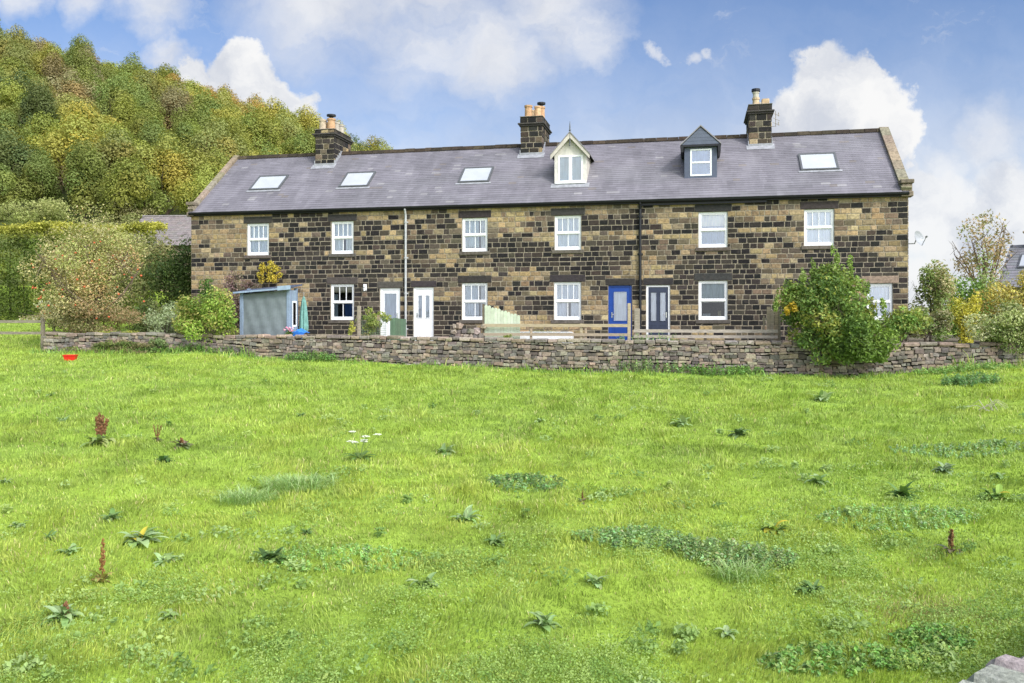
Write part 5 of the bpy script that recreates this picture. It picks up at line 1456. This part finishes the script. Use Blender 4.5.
def ground_cover():
    X, Y, s, t_ = meadow_points(760000, y0=4.8, y1=26, p=1.1)
    m = vnoise(X, Y, .9, 21) * .6 + vnoise(X, Y, .3, 22) * .35 + np.clip((10.5 - Y) / 16, -.2, .25) + .12 * np.clip((X - 1) / 4, 0, 1) * (Y < 14)
    ok = m + R.normal(0, .11, len(X)) > .76
    X, Y = X[ok], Y[ok]; n = len(X)
    sm = vnoise(X, Y, .16, 23)
    P = np.stack([X, Y, gz(X, Y) + .025 + .05 * R.random(n) + .035 * sm], -1)
    N = rdir(n) * .55 + np.array([0, -.15, .8]); N /= np.linalg.norm(N, axis=1)[:, None]
    pal = np.array([(.30, .42, .11), (.26, .39, .09), (.32, .44, .12), (.20, .32, .07), (.33, .44, .10)])
    C = pal[(vnoise(X, Y, .25, 25) * 4.99).astype(int)] * (.75 + .5 * R.random((n, 1)))
    sz = (.013 + .019 * R.random(n)) * np.clip(Y / 9, .9, 2.2)
    # broader-leaved weeds in loose scattered clusters of every size
    m = 620
    cy = 5 * (26 / 5) ** R.random(m); cx = R.uniform(-1, 1, m) * (.66 * cy + 1)
    k = vnoise(cx, cy, 2.2, 41) + .25 * (cx > 0) * (cy < 16) + R.normal(0, .12, m) > .52
    cx, cy = cx[k], cy[k]; cnt = R.integers(6, 60, len(cx)); ii = np.repeat(np.arange(len(cx)), cnt); q = len(ii)
    rr = (.05 + .26 * R.random(len(cx)) ** 2)[ii] * R.random(q) ** .6; aa = R.uniform(0, 6.283, q)
    x2, y2 = cx[ii] + rr * np.cos(aa) * 1.4, cy[ii] + rr * np.sin(aa)
    P2 = np.stack([x2, y2, gz(x2, y2) + .02 + .09 * R.random(q) * (1.2 - rr / .32)], -1)
    N2 = rdir(q) * .6 + np.array([0, -.2, .75]); N2 /= np.linalg.norm(N2, axis=1)[:, None]
    p2 = np.array([(.30, .42, .14), (.24, .36, .10), (.31, .42, .15), (.17, .28, .07), (.35, .45, .13)])
    C2 = p2[R.integers(0, 5, len(cx))[ii]] * (.8 + .4 * R.random((q, 1)))
    s2 = R.uniform(.03, .065, len(cx))[ii] * R.uniform(.7, 1.3, q)
    s_, t2 = ST(x2, y2); ok = t2 < -4.3
    P = np.concatenate([P, P2[ok]]); N = np.concatenate([N, N2[ok]]); sz = np.concatenate([sz, s2[ok]]); C = np.concatenate([C, C2[ok]])
    tag(link('ground_cover', leaf_mesh('ground_cover', P, N, sz, C, .6), M['leaf']), 'low clover and small-leaved weeds spread through the pasture grass', 'ground cover', kind='stuff')
ground_cover()

# ---- single weeds of the field
def strip_leaf(mb, p, az, L, w, up, curl, col, seg=5, fold=.25, wave=.0):
    """a long leaf: two rows of faces about a midrib, arching outward"""
    x, y, z = p; e = up
    pts = []
    for k in range(seg + 1):
        pts.append((x, y, z)); d = L / seg
        x += math.cos(az) * math.cos(e) * d; y += math.sin(az) * math.cos(e) * d; z += math.sin(e) * d; e -= curl / seg
    sx, sy = -math.sin(az), math.cos(az)
    rows = []
    for k, q in enumerate(pts):
        u = k / seg; ww = w * (math.sin(math.pi * min(1, (u * .92 + .08))) ** .7) * (.35 if u < .1 else 1) * (1 + wave * math.sin(k * 3.1))
        if k == seg: ww = w * .04
        zf_ = q[2] + ww * fold
        rows.append(((q[0] - sx * ww, q[1] - sy * ww, zf_), q, (q[0] + sx * ww, q[1] + sy * ww, zf_)))
    for a, b in zip(rows, rows[1:]):
        mb.quad(a[0], a[1], b[1], b[0], col); mb.quad(a[1], a[2], b[2], b[1], col)

def dock(label, X, Y, sc=1.0, n=11, cols=((.17, .26, .09), (.22, .31, .13), (.12, .2, .06)), stems=0, yellow=0, seedcol=(.24, .12, .055), stem_h=.55, group=None, name='dock_plant', cat='weed'):
    root = empty(name, (X, Y, gz1(X, Y)), random.uniform(0, 6.28)); tag(root, label, cat, group)
    mb = MB()
    n = int(n * 2.6); sc = sc * 1.25
    for k in range(n):
        az = 2.4 * k + random.uniform(-.35, .35)
        col = jit((.55, .47, .06) if k < yellow * 2 else tuple(min(.7, q * 1.22) for q in random.choice(cols)), .2)
        rr = random.uniform(0, .06) * sc; b0 = random.uniform(0, 6.28)
        strip_leaf(mb, (math.cos(b0) * rr, math.sin(b0) * rr, .01), az, random.uniform(.07, .22) * sc, random.uniform(.018, .04) * sc, random.uniform(.3, 1.35), random.uniform(.9, 2.3), col, wave=.12)
    mb.build('leaf_rosette', M['leaf'], root)
    for k in range(stems):
        az = random.uniform(0, 6.28); ln = random.uniform(.05, .3); hh = stem_h * random.uniform(.7, 1.1)
        mb = MB(); tip = (math.cos(az) * ln * hh, math.sin(az) * ln * hh, hh)
        mb.tube([(0, 0, 0), (tip[0] * .4, tip[1] * .4, hh * .55), tip], [.008 * sc, .006 * sc, .003 * sc], 5, jit(seedcol, .2))
        for q in range(46):
            f = random.uniform(.35, 1); b = Vector((tip[0] * f, tip[1] * f, hh * f)); r = .03 * (1.25 - f * .7) * sc
            d = Vector((random.gauss(0, 1), random.gauss(0, 1), random.gauss(0, .6))).normalized()
            c = b + d * random.uniform(.2, 1) * r; e = .011 * sc
            mb.add([tuple(c + Vector(v) * e) for v in ((1, 0, 0), (-.5, .8, 0), (-.5, -.8, 0), (0, 0, 1.3), (0, 0, -1.3))], [(0, 1, 3), (1, 2, 3), (2, 0, 3), (1, 0, 4), (2, 1, 4), (0, 2, 4)], jit(seedcol, .3))
        mb.build('seed_stem', M['leaf'], root)
    return root

PALE = ((.25, .35, .15), (.21, .31, .11), (.29, .38, .18)); DARK = ((.08, .15, .04), (.11, .19, .05), (.06, .12, .03)); BRN = ((.14, .10, .07), (.18, .13, .09), (.13, .17, .08))
dock('tall dock with red-brown seed stems standing alone in the upper left of the field', -7.52, 15.69, 1.5, 12, ((.2, .28, .09), (.26, .3, .1)), stems=5, stem_h=.62)
dock('withered purplish-brown dock right of the red-brown seeded dock', -6.0, 15.6, 1.1, 10, BRN, stems=1, stem_h=.25)
dock('small dark blue-green dock just below the withered dock', -5.88, 14.58, .95, 9, DARK)
dock('thin reddish seed stems left of the withered dock', -6.6, 16.0, .6, 5, BRN, stems=3, stem_h=.34)
dock('pale leafy dock near the middle of the field, above the dark weed patch', -1.17, 15.51, 1.2, 12, PALE)
dock('sprawling pale dock with a yellowing leaf at the lower left', -4.48, 10.35, 1.25, 15, PALE, yellow=2)
dock('single rusty orange dock spike at the lower left', -4.38, 9.2, .9, 4, ((.3, .24, .08),), stems=2, stem_h=.50, seedcol=(.36, .19, .07))
dock('grey-green thistle-like weed on a brown stalk near the left edge', -4.27, 8.22, 1.0, 14, PALE, stems=1, stem_h=.2)
dock('small pale dock in the lower middle of the field', -.91, 9.04, .8, 9, PALE)
dock('dark green dock low in the left foreground', -2.75, 9.87, 1.0, 12, DARK)
dock('pale dock in the middle of the field left of the nettle patch', -.62, 11.43, 1.1, 11, PALE)
dock('pale dock alone below the nettles at the foot of the wall', 3.56, 18.03, 1.3, 11, PALE)
dock('dark-centred dock right of the pale dock below the wall', 4.4, 16.74, 1.2, 12, ((.14, .22, .08), (.09, .15, .05)))
dock('broad pale dock high in the field below the big bush', 7.51, 20.77, 1.6, 13, PALE)
dock('whitish dock in the right half of the field, above the nettle patch', 4.68, 13.06, 1.0, 12, PALE)
dock('yellow-leaved dock at the right end of the nettle patch', 3.32, 10.9, .95, 11, ((.22, .3, .06), (.14, .22, .06)), yellow=4)
dock('dark bushy dock at the right of the field', 5.6, 12.32, 1.15, 13, DARK)
dock('bright green dock with a dark heart near the right edge', 6.85, 12.2, 1.1, 12, ((.22, .34, .07), (.1, .17, .04)), yellow=1)
dock('rusty seeded dock leaning over near the right edge, in the lower field', 5.07, 9.92, .9, 6, BRN, stems=2, stem_h=.34, seedcol=(.26, .14, .06))
dock('grey-green dock under the right side of the wall', 6.99, 13.89, 1.05, 11, ((.17, .24, .12), (.2, .28, .14)))
dock('tiny brown seed spike in the middle of the field', 1.01, 12.41, .5, 4, BRN, stems=1, stem_h=.22)
dock('pale dock low among the clover at the bottom centre', .3, 8.1, .8, 10, PALE)
for k, (x, y) in enumerate(((-5.6, 10.4), (-5.1, 9.9), (-6.3, 11.0), (-5.2, 11.2), (-3.9, 9.7), (-1.7, 10.1), (-2.6, 10.9), (-7.6, 12.9), (-3.3, 8.3), (-.2, 10.4), (.9, 9.1), (2.0, 8.0), (3.1, 8.9), (5.9, 11.4), (7.6, 13.4), (8.6, 15.2), (-9.2, 17.6), (-11.0, 20.5), (-4.6, 18.8), (.6, 18.4), (9.2, 16.8), (-6.9, 24.0))):
    dock('small grey-green dock seedling low in the grass of the field', x, y, random.uniform(.5, .85), 8, PALE if k % 3 else ((.17, .26, .09), (.12, .2, .06)), group='small docks in the grass')

# white umbel plant
root = empty('hogweed_plant', (-2.62, 14.82, gz1(-2.62, 14.82))); tag(root, 'white-flowered hogweed standing in the middle left of the field', 'weed')
mb = MB()
for k in range(12): strip_leaf(mb, (0, 0, .01), k * .55, random.uniform(.2, .36), .05, random.uniform(.4, .9), 1.1, jit((.14, .24, .06), .2))
mb.build('leaf_rosette', M['leaf'], root)
for k in range(7):
    a = random.uniform(0, 6.28); q = random.uniform(.06, .36); hh = random.uniform(.24, .56); tip = Vector((math.cos(a) * q, math.sin(a) * q, hh))
    mb = MB(); mb.tube([(0, 0, 0), tuple(tip * .5 + Vector((0, 0, .04))), tuple(tip)], [.007, .005, .004], 5, (.22, .3, .1)); fl = mb.build('flower_stem', M['leaf'], root)
    mb = MB()
    for j in range(22):
        r = .065 * math.sqrt(random.random()); b = random.uniform(0, 6.28); c = tip + Vector((r * math.cos(b), r * math.sin(b), .03 - r * .25 + random.uniform(-.006, .006)))
        mb.tube([tuple(tip - Vector((0, 0, .01))), tuple(c)], .0015, 3, (.3, .38, .15), False); e = .016
        mb.add([tuple(c + Vector(v) * e) for v in ((1, 0, 0), (0, 1, 0), (-1, 0, 0), (0, -1, 0), (0, 0, .6))], [(0, 1, 4), (1, 2, 4), (2, 3, 4), (3, 0, 4), (3, 2, 1, 0)], (.62, .64, .52))
    mb.build('flower_head', M['petal'], fl)
# pale dead stalks on the right
root = empty('dead_stalks', (10.05, 18.16, gz1(10.05, 18.16))); tag(root, 'bleached dead stalks lying in the grass at the right', 'stalks')
mb = MB()
for k in range(9):
    a = random.uniform(-1.2, 1.4) + (math.pi if k % 3 == 0 else 0); L = random.uniform(.2, .75); mb.tube([(random.uniform(-.2, .2), random.uniform(-.15, .15), .05), (math.cos(a) * L * .5, math.sin(a) * L * .5, .14 + random.uniform(0, .15)), (math.cos(a) * L, math.sin(a) * L, .10 + random.uniform(0, .12))], [.009, .007, .004], 5, jit((.40, .38, .27), .15))
mb.build('stem', M['petal'], root)

def nettles(name, label, X, Y, rx, ry, n, hgt, pal, rz=0.0, leaf=.055, nl=9):
    if pal is not BG: pal = [tuple(min(.7, c * 1.75) for c in q) for q in pal]
    n = int(n * 1.5); leaf *= .85
    """a clump of upright leafy stems"""
    root = empty(name, (X, Y, gz1(X, Y)), rz); tag(root, label, 'weed')
    z0 = gz1(X, Y); P = []; C = []; N = []; st = MB()
    for k in range(n):
        a = random.uniform(0, 6.28); q = math.sqrt(random.random()); x, y = math.cos(a) * q * rx, math.sin(a) * q * ry
        gx, gy = X + x * math.cos(rz) - y * math.sin(rz), Y + x * math.sin(rz) + y * math.cos(rz); b = gz1(gx, gy) - z0
        h = hgt * random.uniform(.55, 1.1) * (1.1 - .45 * q); lx, ly = random.uniform(-.3, .3) * h, random.uniform(-.3, .3) * h
        st.tube([(x, y, b), (x + lx, y + ly, b + h)], [.004, .002], 3, jit(pal[0], .2), False)
        c0 = random.choice(pal); br = random.uniform(.75, 1.25)
        for j in range(nl):
            f = .25 + .75 * (j + random.random()) / nl; aa = random.uniform(0, 6.28); r = leaf * .55 * (1.2 - .5 * f)
            P.append((x + lx * f + math.cos(aa) * r, y + ly * f + math.sin(aa) * r, b + h * f)); N.append((math.cos(aa) * .5, math.sin(aa) * .5, .9)); C.append(tuple(v * br * random.uniform(.8, 1.2) for v in c0))
    N = np.array(N); N += R.normal(0, .3, N.shape); N /= np.linalg.norm(N, axis=1)[:, None]
    me = leaf_mesh('leaves', np.array(P), N, leaf * R.uniform(.7, 1.3, len(P)), np.array(C), .5)
    co_ = np.empty(len(me.vertices) * 3, np.float32); me.vertices.foreach_get('co', co_); co_ = co_.reshape(-1, 3)
    nv = len(st.V); st.V.extend(map(tuple, co_.tolist())); st.F.extend((nv + 4 * k, nv + 4 * k + 1, nv + 4 * k + 2, nv + 4 * k + 3) for k in range(len(P))); st.C.extend(map(tuple, C))
    bpy.data.meshes.remove(me)
    st.build('foliage', M['leaf'], root)
BG = [(.24, .35, .13), (.30, .42, .17), (.34, .46, .19), (.18, .28, .10)]
nettles('nettle_patch', 'wide blue-green nettle patch in the right middle of the field, its dense right end', 2.55, 9.95, .75, .42, 210, .20, BG, -.35)
nettles('nettle_patch', 'looser left end of the blue-green nettle patch in the field', 1.5, 10.5, .75, .42, 150, .16, [(.15, .23, .09), (.19, .28, .11), (.12, .19, .07)], -.1)
nettles('nettle_patch', 'dark trailing weed patch in the centre of the field', .22, 13.3, .62, .5, 120, .14, [(.11, .18, .06), (.17, .25, .10), (.08, .14, .05)])
nettles('nettle_patch', 'nettles at the foot of the wall below the blue door', 4.25, 26.72, 1.35, .32, 190, .55, BG, -TH, .075)
nettles('nettle_patch', 'low weeds at the foot of the wall below the navy door', 6.3, 26.1, 1.3, .3, 170, .36, [(.12, .21, .05), (.16, .26, .07), (.1, .17, .05)], -TH, .075)
nettles('nettle_patch', 'weeds at the foot of the wall below the blue shed', -6.65, 28.55, .95, .25, 120, .36, [(.09, .16, .04), (.13, .2, .06)], -TH, .075)
nettles('nettle_patch', 'weeds along the foot of the wall below the apple tree', -11.8, 30.0, 2.6, .28, 240, .30, [(.09, .16, .04), (.14, .21, .06)], -TH, .075)
nettles('nettle_patch', 'dark nettles in the grass under the variegated bush', 11.77, 22.1, .75, .4, 120, .34, [(.09, .16, .06), (.12, .2, .08)], 0, .075)
nettles('nettle_patch', 'pale weeds against the wall right of the big bush', 12.6, 24.1, 1.3, .3, 110, .26, [(.15, .24, .07), (.2, .28, .09)], -TH, .075)
nettles('nettle_patch', 'dark broad weed clump at the bottom right, left of the coping stones', 2.84, 7.35, .75, .28, 120, .11, [(.14, .23, .06), (.18, .28, .085), (.11, .19, .05)], 0, .06)
nettles('nettle_patch', 'small weed clump just above the coping stones in the corner', 3.75, 7.65, .35, .25, 60, .13, [(.11, .2, .05), (.15, .25, .07)], 0, .06)
nettles('nettle_patch', 'grey-green weed strip across the right side of the field', 8.0, 15.0, 1.4, .4, 140, .14, [(.15, .23, .10), (.19, .27, .12)], -.1, .055)
nettles('nettle_patch', 'grey-green weeds low on the right, above the leaning rusty dock', 5.1, 11.3, 1.1, .5, 150, .12, [(.16, .25, .09), (.2, .29, .11)], 0, .05)
nettles('nettle_patch', 'clover-like weed mat in the lower middle of the field', -1.9, 9.9, 1.0, .5, 170, .09, [(.15, .25, .07), (.2, .3, .1)], 0, .04)
for lab, X, Y, r, n in (('blue-green tussock of long grass in the left middle of the field', -3.21, 12.95, .55, 1500), ('smaller dark tussock just left of the blue-green tussock', -3.75, 12.2, .42, 900), ('low tussock in the right foreground below the nettle patch', 2.5, 9.3, .3, 450)):
    root = empty('grass_tussock', (X, Y, gz1(X, Y))); tag(root, lab, 'grass tussock')
    mb = MB()
    for k in range(int(n * .6)):
        a = random.uniform(0, 6.28); q = random.random() ** .7 * r; b = random.uniform(0, 6.28) if random.random() < .6 else a
        strip_leaf(mb, (math.cos(a) * q, math.sin(a) * q * .7, 0), b, random.uniform(.16, .32), .0045, random.uniform(.9, 1.4), random.uniform(1.0, 2.0), jit(random.choice(((.36, .50, .18), (.44, .56, .25), (.27, .42, .13))), .2), 3, 0)
    mb.build('blades', M['grass'], root)
